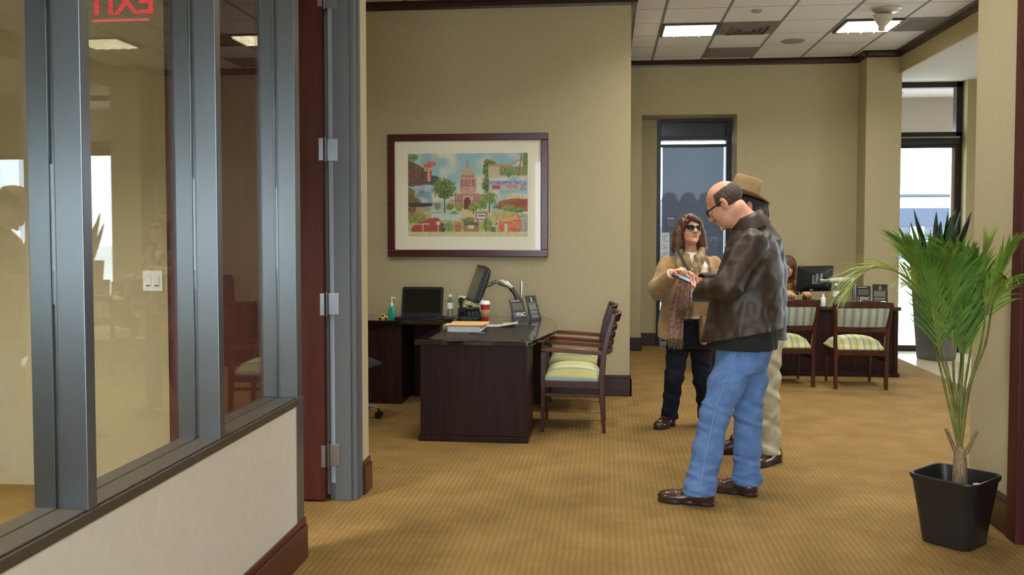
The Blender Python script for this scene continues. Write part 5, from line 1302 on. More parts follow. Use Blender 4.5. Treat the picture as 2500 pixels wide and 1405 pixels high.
    for py, c_, hw, ac in ((868, 1812, 97, 0.235), (834, 1813, 97, 0.235), (800, 1817, 94, 0.228), (760, 1822, 90, 0.215), (700, 1830, 80, 0.205), (650, 1834, 74, 0.212), (610, 1836, 63, 0.205), (580, 1836, 52, 0.16), (556, 1832, 40, 0.10), (535, 1824, 30, 0.075)):
        p = at(c_, py, 5.28); lv.append((p[2], p[0], p[1], hw / 419.0, ac))
    J.loft(lv, phi, 0.02, 2.2)
    for sh, el, wr in ((lsh, lel, lwr), (rsh, rel, rwr)):
        J.chain([sh + np.array([0.01, 0, -0.012]), el, wr + (wr - el) * 0.06], [0.088, 0.074, 0.056], 0.035)
        J.cap(wr + (wr - el) * 0.10, wr + (wr - el) * 0.60, 0.046, 0.060, 0.006, True)
    J.folds(0.0028, [((34, 12, -42), 0.6, 1), ((52, -26, 20), 2.2, 0.8), ((16, 30, 70), 4.0, 0.45), ((-60, 34, 30), 1.1, 0.5)])
    J.folds(0.003, [((50, 30, 4), 0.5, 1.0), ((80, -36, -12), 2.0, 0.5)], (0.2, 4.8, 0.8), (1.1, 5.8, 1.22))
    # collar and the plackets
    cz = nek + np.array([0.012, 0, 0.0]); ax_ = unit((nek - che) + 0.5 * (hc - nek)); ex = unit(hd - ax_ * (hd @ ax_)); ey = np.cross(ax_, ex)
    cm = MB(); o3 = A3(T.location)
    prof = [(0.070, -0.02), (0.072, 0.030), (0.078, 0.046), (0.086, 0.046), (0.097, 0.018), (0.116, -0.030), (0.119, -0.042), (0.108, -0.044), (0.092, -0.02)]
    cols = []
    for k_ in range(33):
        a = math.radians(28 + 304 * k_ / 32); tip = 1 + 0.25 * max(0, abs(k_ / 16 - 1) - 0.75) / 0.25
        cols.append([tuple(cz + ex * math.cos(a) * r * 1.02 + ey * math.sin(a) * r * 0.98 + ax_ * (z * (tip if z < 0 else 1) - 0.012 * math.cos(a)) - o3) for r, z in prof])
    cm.rings(cols); cm.build('collar', M_LEATHER, T, smooth=70)
    pf_, pb_ = at(1716, 838, 5.2), at(1908, 800, 5.3)
    ax = pb_ - pf_; nn = np.cross(ax, lf); nn = nn if nn[2] < 0 else -nn
    J.plane(pf_, nn)
    jk = J.mesh('leather_jacket', M_LEATHER, T, relax=3)
    # shirt tail
    H = Sculpt((0.3, 4.95, 0.74), (1.0, 5.62, 1.1), 0.006)
    lv = [(at(1816, py, 5.27)[2], at(1817, py, 5.27)[0], 5.27, hw / 419, ac) for py, hw, ac in ((862, 76, 0.208), (830, 78, 0.205), (790, 76, 0.19), (740, 70, 0.16))]
    H.loft(lv, phi, 0); H.folds(0.003, [((60, 30, 5), 0, 1), ((100, -40, 12), 1, 0.6)]); H.plane((0, 0, at(1816, 853, 5.2)[2]), (0, 0, -1))
    H.mesh('shirt', M_BLKCLOTH, T)
    # jeans
    D = Sculpt((0.25, 4.92, 0.05), (1.0, 5.62, 1.0), 0.0055)
    D.loft([(at(1816, 905, 5.25)[2], at(1806, 905, 5.25)[0], 5.25, 0.135, 0.160), (at(1818, 860, 5.25)[2], at(1816, 860, 5.25)[0], 5.27, 0.155, 0.165), (at(1818, 800, 5.25)[2], at(1818, 800, 5.25)[0], 5.27, 0.145, 0.155)], phi, 0.04)
    mid = lambda a, b, t: a * (1 - t) + b * t
    D.chain([lhip, mid(lhip, lkn, 0.5), lkn, mid(lkn, lan, 0.5), lan + np.array([0, 0, -0.0]), at(1708, 1207, 5.12)], [0.094, 0.100, 0.080, 0.082, 0.084, 0.088], 0.03)
    D.chain([rhip, mid(rhip, rkn, 0.5), rkn, mid(rkn, ran, 0.5), ran, at(1823, 1192, 5.36)], [0.098, 0.094, 0.076, 0.078, 0.080, 0.083], 0.03)
    D.folds(0.0024, [((30, 16, 44), 0.3, 1), ((-40, 20, 34), 1.7, 0.9), ((14, 60, 22), 3.3, 0.5)])
    D.folds(0.003, [((25, 10, 95), 0.3, 1), ((-30, 20, 120), 1.7, 0.6)], (0.2, 4.9, 0.03), (1.1, 5.7, 0.24))
    D.folds(0.004, [((40, 10, 85), 0.9, 1)], (0.2, 4.9, 0.42), (1.1, 5.7, 0.58))
    for p, n_ in ((at(1710, 1196, 5.12), (0.42, 0, -1)),):
        pass
    D.plane((0, 0, 0.062), (0, 0, -1))
    jn = D.mesh('jeans', M_JEANS, T, relax=2)
    ptube('seam', [on_surface(D, px, py, 4.95, 5.4, 0.006) for px, py in ((1797, 862), (1786, 890), (1776, 920), (1763, 955), (1750, 990), (1741, 1025), (1734, 1060), (1728, 1090), (1722, 1120), (1716, 1155), (1711, 1190))], 0.0026, mat('pale_denim_seam', (120, 148, 190), 0.9), T, 6)
    shoe('shoe', at(1744, 1236, 5.10) * [1, 1, 0], (-0.97, 0.24), 0.32, [M_BROWNSHOE, M_SOLE], T, H=0.05)
    shoe('shoe', at(1849, 1217, 5.31) * [1, 1, 0], (-0.90, 0.42), 0.31, [M_BROWNSHOE, M_SOLE], T, H=0.035)
man_leather()

# ------------------------------------------------------------------ the woman in the tan cardigan
def woman_cardigan():
    T = thing('person', 'woman in sunglasses, tan cardigan and patterned scarf standing by the glazed door', 'person', (0.60, 7.12, 0))
    R = tilt_frame((0.30, -0.95), math.radians(-9), 0.05)
    hc = at(1685, 562, 7.10); sc = 1.0
    hd = unit((0.18, -0.98, 0)); phi = math.atan2(hd[1], hd[0])
    rsh, rel, rwr = at(1630, 645, 7.10), at(1606, 706, 6.99), at(1641, 669, 6.80)
    lsh, lel, lwr = at(1738, 643, 7.16), at(1746, 722, 7.06), at(1712, 690, 6.80)
    rhip, rkn, ran = at(1660, 815, 7.12), at(1645, 925, 7.08), at(1634, 1022, 7.17)
    lhip, lkn, lan = at(1708, 815, 7.16), at(1716, 930, 7.12), at(1726, 1026, 7.22)
    che, nek, pel = at(1684, 680, 7.13), at(1688, 632, 7.14), at(1684, 800, 7.14)
    S = Sculpt((0.24, 6.6, 0.0), (1.06, 7.4, 1.80), 0.0045)
    S.cap(pel, che, 0.11, 0.10, 0.03).cap(che, nek, 0.10, 0.06, 0.03).cap(rsh, lsh, 0.045, 0.045, 0.03)
    S.cap(nek, hc + R @ A3((0, -0.03, -0.07)), 0.054, 0.052, 0.03)
    for a, b, c_ in ((rsh, rel, rwr), (lsh, lel, lwr)): S.chain([a, b, c_], [0.042, 0.036, 0.026], 0.02)
    for a, b, c_ in ((rhip, rkn, ran), (lhip, lkn, lan)): S.chain([a, b, c_], [0.07, 0.048, 0.036], 0.02)
    g = head(S, hc, R, sc, True)
    hand(S, rwr, at(1674, 650, 6.72) - rwr, (0.25, 0.2, -1), -1, (0.55, 0.7, 0.5), 0.98)
    hand(S, lwr, at(1672, 692, 6.70) - lwr, (0, 0, 1), -1, (0.25, 0.4, 0.3), 0.9)
    lp_ = lips(g, R)
    S.mesh('body', [M_SKINF, M_LIP], T, paint=lambda P: lp_(P).astype(int), relax=2)
    # hair: bob with a swept fringe
    S = Sculpt(hc - [0.22, 0.22, 0.27], hc + [0.22, 0.22, 0.19], 0.005)
    e = lambda p, r, k=0.02, cut=False: S.ell(g(*p), A3(r) * sc, R, k, cut)
    e((0, -0.022, 0.036), (0.090, 0.112, 0.098), 0)
    for s in (-1, 1):
        S.chain([g(s * 0.070, 0.01, 0.05), g(s * 0.088, 0.0, -0.03), g(s * 0.098, -0.005, -0.10), g(s * 0.108, 0.0, -0.150)], [0.030, 0.032, 0.032, 0.020], 0.03)
    S.chain([g(-0.088, -0.03, -0.02), g(-0.10, -0.05, -0.15)], [0.04, 0.035], 0.03); S.chain([g(0.088, -0.03, -0.02), g(0.10, -0.05, -0.15)], [0.04, 0.035], 0.03)
    e((0, -0.06, -0.07), (0.10, 0.05, 0.11), 0.03)
    S.ell(g(0, 0.085, -0.055), A3((0.064, 0.09, 0.118)) * sc, R, 0.01, True)
    S.chain([g(0.035, 0.078, 0.085), g(-0.01, 0.090, 0.068), g(-0.05, 0.078, 0.048), g(-0.074, 0.045, 0.005)], [0.022, 0.014, 0.014, 0.012], 0.014)
    S.chain([g(0.02, 0.078, 0.088), g(0.052, 0.072, 0.055), g(0.074, 0.045, 0.0)], [0.02, 0.014, 0.012], 0.014)
    S.folds(0.0014, [((150, 60, 30), 0, 1), ((-110, 130, -24), 1, 0.8), ((210, 0, 40), 2, 0.4)])
    S.mesh('hair', mat('auburn_brown_hair', (58, 36, 24), 0.42, var=0.25, vs=5, vscale=(24, 24, 4), bump=0.35, bs=14, c2=(84, 52, 34)), T)
    o3 = A3(T.location); mb = MB(); gl = MB()
    for s in (-1, 1):
        pts = [g(s * 0.034 + 0.029 * math.cos(a), 0.106 - 0.020 * max(0, s * math.cos(a)) ** 2, 0.003 + 0.0185 * math.sin(a) * (1 + 0.12 * s * math.cos(a))) - o3 for a in np.linspace(0, 2 * PI, 25)]
        gl.add([tuple(p) for p in pts[:-1]] + [tuple(g(s * 0.034, 0.111, 0.003) - o3)], [(i, (i + 1) % 24, 24) for i in range(24)])
        mb.tube([tuple(p) for p in pts], 0.0028, 6)
        mb.tube([tuple(g(s * 0.063, 0.088, 0.008) - o3), tuple(g(s * 0.080, 0.05, 0.008) - o3), tuple(g(s * 0.083, -0.01, 0.004) - o3)], 0.003, 6)
    mb.tube([tuple(g(-0.006, 0.107, 0.008) - o3), tuple(g(0, 0.110, 0.010) - o3), tuple(g(0.006, 0.107, 0.008) - o3)], 0.0028, 6)
    sg_ = mb.build('sunglasses', M_BLACK, T, smooth=True); gl.build('lens', mat('black_mirror_lens', (8, 8, 10), 0.06, spec=0.8), sg_, smooth=180)
    ptube('earring', [g(-0.084, 0.0, -0.035) + np.array([0.014 * math.sin(a), -0.02, -0.018 + 0.020 * math.cos(a)]) for a in np.linspace(0, 2 * PI, 14)], 0.0022, mat('gold', (190, 150, 80), 0.25, 1.0), T, 6)
    # white top
    H = Sculpt((0.28, 6.80, 0.85), (0.98, 7.42, 1.50), 0.006)
    H.loft([(at(1684, py, 7.13)[2], at(c_, py, 7.13)[0], 7.13, d_, w_) for py, c_, d_, w_ in ((775, 1686, 0.145, 0.165), (740, 1686, 0.140, 0.165), (690, 1685, 0.135, 0.16), (650, 1686, 0.12, 0.15), (632, 1687, 0.085, 0.10), (616, 1689, 0.065, 0.068))], phi, 0)
    H.folds(0.003, [((50, 10, 8), 0, 1)]); H.mesh('white_top', mat('white_jersey', (232, 226, 214), 0.85), T)
    for w0, w1, pa in ((rwr - (rwr - rel) * 0.18, rwr + (rwr - rel) * 0.02, 0.040),):
        ptube('shirt_cuff', [w0, w1], [pa + 0.003, pa], bpy.data.materials['white_jersey'], T, 16)
    # cardigan
    C = Sculpt((0.20, 6.66, 0.66), (1.08, 7.46, 1.50), 0.006)
    lv = []
    for py, l_, r_, d_ in ((835, 1606, 1748, 0.155), (800, 1606, 1748, 0.158), (760, 1612, 1747, 0.162), (720, 1618, 1745, 0.165), (680, 1624, 1742, 0.162), (650, 1626, 1742, 0.145), (632, 1640, 1730, 0.105), (618, 1655, 1715, 0.075)):
        p = at((l_ + r_) / 2, py, 7.13); lv.append((p[2], p[0], p[1], d_, (r_ - l_) / 2 / 310))
    C.loft(lv, phi, 0.02, 2.2)
    C.chain([rsh + [0.0, 0, -0.01], rel, rwr - (rwr - rel) * 0.16], [0.072, 0.070, 0.058], 0.035); C.chain([lsh + [0, 0, -0.01], lel, lwr - (lwr - lel) * 0.1], [0.07, 0.068, 0.054], 0.035)
    fw = hd * 0.16
    C.box(at(1703, 660, 7.13) + hd * 0.18, (0.075, 0.14, 0.17), frame_of(hd), 0.01, 0.01, True)
    C.box(at(1672, 800, 7.13) + hd * 0.18, (0.085, 0.14, 0.36), frame_of(hd), 0.01, 0.01, True)
    C.folds(0.004, [((40, 10, 8), 0.4, 1), ((64, 30, -16), 1.8, 0.7), ((20, 24, 60), 3, 0.35)])
    C.folds(0.006, [((52, 20, 3), 0.4, 1)], (0.2, 6.6, 0.6), (1.1, 7.5, 1.08))
    pl, pr = at(1604, 826, 7.0), at(1660, 862, 7.0)
    C.plane(pl, np.array([-(pr - pl)[2] * -1, 0, -(pr - pl)[0]]) * [-1, 1, 1] if False else (-0.25, 0.0, -1.0))
    C.mesh('cardigan', mat('tan_knit', (154, 122, 78), 0.9, var=0.10, vs=18, bump=0.3, bs=260, sheen=0.2), T)
    # tan tank panel and teal pouch seen under the man's sleeve
    # scarf
    M_SC = mat('mauve_paisley_scarf', (112, 70, 72), 0.8, var=0.12, vs=46, c2=(166, 128, 112), bump=0.3, bs=120, detail=6)
    M_SC2 = mat('taupe_scarf', (150, 128, 96), 0.85, var=0.12, vs=24)
    def ribbon(mb, pts, ws, fold, th=0.006, n=14):
        ring = []
        for i, (p, w) in enumerate(zip(pts, ws)):
            p = A3(p) - o3
            up_ = []; dn = []
            for k in range(n + 1):
                u = k / n - 0.5
                off = fold * math.sin(u * 17 + 0.6 * i) * (0.6 + 0.4 * math.sin(i))
                q = p + np.array([u * w, off - abs(u) * 0.02 * -1, 0])
                up_.append(tuple(q)); dn.append(tuple(q + np.array([0, th, 0])))
            ring.append(up_ + dn[::-1])
        mb.rings(ring)
    mb = MB()
    A = [at(1668, 694, 6.935), at(1662, 720, 6.925), at(1656, 750, 6.925), at(1652, 785, 6.93), at(1649, 828, 6.935)]
    ribbon(mb, A, [0.085, 0.10, 0.11, 0.11, 0.115], 0.010); a_ = mb.build('scarf_end', M_SC, T, smooth=60)
    mb = MB(); B = [at(1676, 680, 6.90), at(1674, 700, 6.895), at(1672, 725, 6.89), at(1672, 757, 6.89)]
    ribbon(mb, B, [0.06, 0.08, 0.095, 0.115], 0.012); b_ = mb.build('scarf_end', M_SC, T, smooth=60)
    rg = random.Random(5)
    for pr_, base, w, L in ((a_, A[-1], 0.112, 0.085), (b_, B[-1], 0.11, 0.09)):
        mb = MB()
        for k in range(34):
            u = (k / 33 - 0.5) * w; q = base - o3 + [u, 0.003 + rg.uniform(-0.006, 0.006), 0.004]
            mb.tube([tuple(q), tuple(q + [rg.uniform(-0.004, 0.004), rg.uniform(-0.004, 0.004), -L * 0.5]), tuple(q + [rg.uniform(-0.008, 0.008), rg.uniform(-0.006, 0.006), -L * rg.uniform(0.8, 1.05)])], [0.0022, 0.0022, 0.0012], 4)
        fo_ = mb.build('fringe', mat('olive_brown_fringe', (104, 88, 62), 0.9, var=0.4, vs=60), pr_); fo_['kind'] = 'stuff'
    D = Sculpt((0.40, 6.84, 1.05), (0.90, 7.36, 1.56), 0.005)
    D.chain([at(1655, 618, 7.05), at(1660, 645, 6.99), at(1668, 672, 6.965), at(1674, 695, 6.95)], [0.022, 0.026, 0.026, 0.022], 0.02)
    D.chain([at(1716, 606, 7.12), at(1707, 632, 7.00), at(1700, 655, 6.975), at(1690, 690, 6.955)], [0.024, 0.036, 0.034, 0.022], 0.02)
    D.chain([at(1655, 618, 7.05), at(1668, 612, 7.20), at(1700, 606, 7.22), at(1716, 606, 7.12)], [0.026, 0.034, 0.034, 0.030], 0.02)
    D.folds(0.004, [((120, 40, 30), 0, 1), ((70, 60, -50), 1, 0.6)])
    D.mesh('scarf_wrap', M_SC2, T)
    C.a = np.minimum(C.a, 1)
    sm_ = MB(); rg_ = []; prev = 9.0
    for px, py in ((1650, 606), (1656, 615), (1662, 626), (1668, 638), (1674, 650), (1680, 662), (1684, 672)):
        yy = 6.985 + (6.925 - 6.985) * (py - 606) / 66
        a, b = at(px - 4.5, py, yy) - o3, at(px + 4.5, py, yy) - o3
        rg_.append([tuple(a), tuple(b), tuple(b + [0, 0.003, 0]), tuple(a + [0, 0.003, 0])])
    sm_.rings(rg_); sm_.build('shoulder_strap', mat('dark_brown_strap', (40, 26, 18), 0.5), T)
    # jeans, shoes
    D = Sculpt((0.30, 6.86, 0.04), (1.0, 7.46, 1.02), 0.0055)
    D.loft([(at(1684, 850, 7.14)[2], at(1684, 850, 7.14)[0], 7.14, 0.125, 0.17), (at(1684, 800, 7.14)[2], at(1684, 800, 7.14)[0], 7.14, 0.13, 0.175), (at(1684, 765, 7.14)[2], at(1685, 765, 7.14)[0], 7.14, 0.122, 0.158)], phi, 0.04)
    D.chain([rhip, rkn, ran, at(1634, 1036, 7.17)], [0.095, 0.070, 0.062, 0.066], 0.03); D.chain([lhip, lkn, lan, at(1727, 1040, 7.22)], [0.095, 0.070, 0.062, 0.066], 0.03)
    D.folds(0.003, [((26, 12, 60), 0.3, 1), ((-40, 10, 44), 1.7, 0.8)]); D.plane((0, 0, 0.06), (0, 0, -1))
    D.mesh('jeans', M_DARKJEANS, T)
    M_WS = mat('oxblood_loafer', (50, 28, 22), 0.25, spec=0.6)
    shoe('shoe', at(1643, 1036, 7.24) * [1, 1, 0], (-0.55, -0.83), 0.26, [M_WS, M_SOLE], T); shoe('shoe', at(1728, 1040, 7.28) * [1, 1, 0], (0.15, -0.98), 0.26, [M_WS, M_SOLE], T)
    # handbag behind the man's cuff, ring
    ptube('ring', [rwr + (at(1684, 660, 6.70) - rwr) * 0.62 + [0.0, -0.012, 0.018], rwr + (at(1684, 660, 6.70) - rwr) * 0.62 + [0.006, -0.014, 0.014]], 0.006, M_STEEL, T, 8)
    bag = thing('handbag', 'tan and teal shoulder bag hanging at the woman\'s hip behind the leather sleeve', 'bag', tuple(at(1712, 750, 6.84)))
    mb = MB(); mb.rings([[(x * k, y, z) for x, y in rrect(0.13, 0.05, 0.02)] for z, k in ((-0.065, 0.95), (-0.05, 1.0), (0.04, 1.0), (0.06, 0.92))]); mb.build('bag_body', mat('camel_leather', (150, 116, 72), 0.55, var=0.08, vs=20), bag, smooth=40)
    mb = MB(); mb.box((-0.066, -0.029, 0.04), (0.066, 0.03, 0.115)); mb.build('flap', mat('teal_cloth', (36, 78, 84), 0.7), bag, bevel=0.01)
    wl = thing('wallet', 'dark open wallet held out in the woman\'s hands', 'wallet', tuple(at(1668, 680, 6.70)), math.radians(-6))
    Tw = Matrix.Rotation(math.radians(24), 4, 'Y') @ Matrix.Rotation(math.radians(12), 4, 'X')
    mb = MB(); mb.prism(rrect(0.17, 0.09, 0.01), -0.008, 0.004, T=Tw); mb.build('cover', mat('dark_wallet_leather', (34, 30, 30), 0.35), wl, bevel=0.003)
    mb = MB(); mb.box((-0.03, -0.038, 0.004), (0.075, 0.036, 0.007), T=Tw); mb.build('card_window', mat('pale_blue_card', (150, 176, 204), 0.2), wl)
    bd = thing('beaded_chain', 'sparkling bead chain dangling from the woman\'s fingers over the wallet', 'beads', tuple(at(1688, 656, 6.62)))
    rg = random.Random(9)
    for k in range(9):
        mb = MB(); r = rg.uniform(0.005, 0.008); n_ = 8
        mb.lathe([(max(1e-4, r * math.sin(PI * i / n_)), -r * math.cos(PI * i / n_)) for i in range(n_ + 1)], 10, T=trs((0.006 * math.sin(k * 2.2) + 0.0015 * k, 0.004 * math.cos(k * 3), -k * 0.0105)))
        mb.build('bead', mat('glittering_bead', (196, 176, 140), 0.1, 0.7) if k == 0 else bpy.data.materials['glittering_bead'], bd, smooth=180)
woman_cardigan()

# ------------------------------------------------------------------ the man in the felt hat
def man_hat():
    T = thing('person', 'man in a tan felt hat, dark jacket and khaki trousers standing behind the leather jacket', 'person', (1.05, 6.16, 0))
    hd = unit((-0.97, 0.1, 0)); phi = math.atan2(hd[1], hd[0])
    R = tilt_frame((-0.95, 0.3), math.radians(6))
    hc = at(1830, 503, 6.16); sc = 1.05
    nek, che, pel = at(1852, 556, 6.18), at(1868, 650, 6.18), at(1866, 840, 6.18)
    lsh, lel, lwr = at(1866, 600, 5.99), at(1872, 700, 5.95), at(1822, 770, 5.99)
    rsh, rel, rwr = at(1864, 600, 6.38), at(1862, 700, 6.44), at(1822, 770, 6.38)
    lhip, lkn, lan = at(1872, 835, 6.09), at(1874, 975, 6.06), at(1878, 1098, 6.08)
    rhip, rkn, ran = at(1852, 835, 6.27), at(1830, 970, 6.25), at(1812, 1090, 6.30)
    S = Sculpt((0.72, 5.78, 0.0), (1.36, 6.64, 1.92), 0.0055)
    S.cap(pel, che, 0.12, 0.11, 0.03).cap(che, nek, 0.11, 0.06, 0.03).cap(lsh, rsh, 0.05, 0.05, 0.03).cap(nek, hc + R @ A3((0, -0.03, -0.06)), 0.062, 0.06, 0.03)
    for a, b, c_ in ((lsh, lel, lwr), (rsh, rel, rwr)): S.chain([a, b, c_], [0.05, 0.04, 0.028], 0.02)
    for a, b, c_ in ((lhip, lkn, lan), (rhip, rkn, ran)): S.chain([a, b, c_], [0.075, 0.052, 0.038], 0.02)
    S_hat_c = at(1815, 479, 6.16)
    g = head(S, hc, R, sc)
    S.plane(S_hat_c, (math.sin(0.33), 0, math.cos(0.33)))
    for w_, e_ in ((lwr, lel), (rwr, rel)): hand(S, w_, (w_ - e_) * [1, 1, 0.3] + [-0.05, 0.0, 0.0], (0, 0.2, 0.8), 1, (0.4, 0.6, 0.4), 1.0)
    S.mesh('body', M_SKIN, T)
    S = Sculpt(hc - 0.19, hc + 0.17, 0.005)
    S.ell(g(0, -0.018, 0.03), A3((0.084, 0.104, 0.088)) * sc, R, 0); S.ell(g(0, -0.055, -0.05), A3((0.076, 0.06, 0.075)) * sc, R, 0.03)
    S.ell(g(0, 0.10, -0.03), A3((0.09, 0.09, 0.14)) * sc, R, 0.01, True)
    S.folds(0.003, [((150, 60, 30), 0, 1), ((-110, 130, 90), 1, 0.8)])
    S.plane(at(1815, 479, 6.16), (math.sin(0.33), 0, math.cos(0.33)))
    S.mesh('hair', mat('dark_grey_hair', (38, 36, 40), 0.55, var=0.4, vs=7, vscale=(30, 30, 8), bump=0.6, bs=14), T)
    ptube('spectacle_arm', [g(0.088, 0.03, 0.006), g(0.09, -0.03, 0.004), g(0.088, -0.045, -0.01)], 0.004, M_STEEL, T, 6)
    # felt hat, brim dipping towards the back
    HT = thing('hat', None, None); bpy.data.objects.remove(HT)
    o3 = A3(T.location)
    X = unit((math.cos(0.33), -0.04, -math.sin(0.33))); Z = unit(np.cross(X, np.cross((0, 0, 1), X))); Yv = np.cross(Z, X)
    c0 = at(1815, 476, 6.16)
    q = lambda a, b, c_: tuple(c0 + X * a + Yv * b + Z * c_ - o3)
    prof = []
    n = 40
    def ring(rx, ry, z, curl=0.0, pin=0.0, dip=0.0):
        out = []
        for i in range(n):
            a = 2 * PI * i / n; ca, sa = math.cos(a), math.sin(a)
            out.append(q(rx * ca, ry * sa * (1 - pin * max(0, -ca)), z + curl * sa * sa - dip * (1 - abs(sa))))
        return out
    mb = MB()
    mb.rings([ring(0.100, 0.082, 0.002), ring(0.180, 0.145, -0.006, 0.024), ring(0.182, 0.147, -0.002, 0.026), ring(0.102, 0.085, 0.010), ring(0.100, 0.083, 0.020), ring(0.094, 0.078, 0.085, pin=0.1), ring(0.090, 0.072, 0.115, pin=0.2), ring(0.078, 0.060, 0.126, pin=0.25), ring(0.05, 0.034, 0.118, pin=0.2), ring(0.015, 0.01, 0.108)], cap0=False)
    ht = mb.build('hat', mat('tan_felt', (142, 116, 78), 0.9, var=0.06, vs=30, bump=0.2, bs=300), T, smooth=60)
    mb = MB(); mb.rings([ring(0.103, 0.086, 0.010), ring(0.1015, 0.0845, 0.032)], cap0=False, cap1=False); mb.build('hat_band', mat('brown_hat_band', (120, 84, 52), 0.6), ht, smooth=True)
    J = Sculpt((0.70, 5.80, 0.82), (1.36, 6.62, 1.72), 0.007)
    lv = []
    for py, c_, hw, ac in ((830, 1862, 56, 0.20), (780, 1862, 56, 0.205), (720, 1866, 52, 0.205), (660, 1868, 49, 0.21), (620, 1868, 46, 0.21), (585, 1866, 40, 0.19), (556, 1858, 30, 0.12), (535, 1850, 22, 0.08)):
        p = at(c_, py, 6.18); lv.append((p[2], p[0], p[1], hw / 358, ac))
    J.loft(lv, phi, 0.02, 2.2)
    for sh, el, wr in ((lsh, lel, lwr), (rsh, rel, rwr)): J.chain([sh, el, wr], [0.075, 0.066, 0.05], 0.035)
    J.chain([at(1830, 556, 6.07), at(1852, 545, 6.04), at(1868, 548, 6.14)], [0.024, 0.028, 0.026], 0.02)
    J.folds(0.005, [((34, 12, -42), 0.6, 1), ((52, -26, 20), 2.2, 0.8)])
    J.mesh('jacket', mat('dark_brown_jacket', (40, 30, 24), 0.5, var=0.2, vs=10, bump=0.3, bs=100), T)
    D = Sculpt((0.72, 5.86, 0.04), (1.36, 6.5, 1.0), 0.006)
    D.loft([(at(1866, 880, 6.18)[2], at(1864, 880, 6.18)[0], 6.18, 0.105, 0.165), (at(1866, 800, 6.18)[2], at(1866, 800, 6.18)[0], 6.18, 0.11, 0.17)], phi, 0.04)
    D.chain([lhip, lkn, lan, at(1880, 1118, 6.07)], [0.098, 0.076, 0.070, 0.072], 0.03); D.chain([rhip, rkn, ran], [0.098, 0.074, 0.07], 0.03)
    D.folds(0.005, [((26, 12, 50), 0.3, 1), ((-40, 10, 34), 1.7, 0.8)]); D.plane((0, 0, 0.07), (0, 0, -1))
    D.mesh('khaki_trousers', denim('khaki_twill', (158, 146, 120), (182, 170, 142)), T)
    shoe('shoe', (1.16, 6.16, 0), (-0.70, -0.70), 0.29, [M_BROWNSHOE, M_SOLE], T); shoe('shoe', at(1822, 1112, 6.32) * [1, 1, 0], (-0.98, 0.05), 0.29, [M_BROWNSHOE, M_SOLE], T)
man_hat()

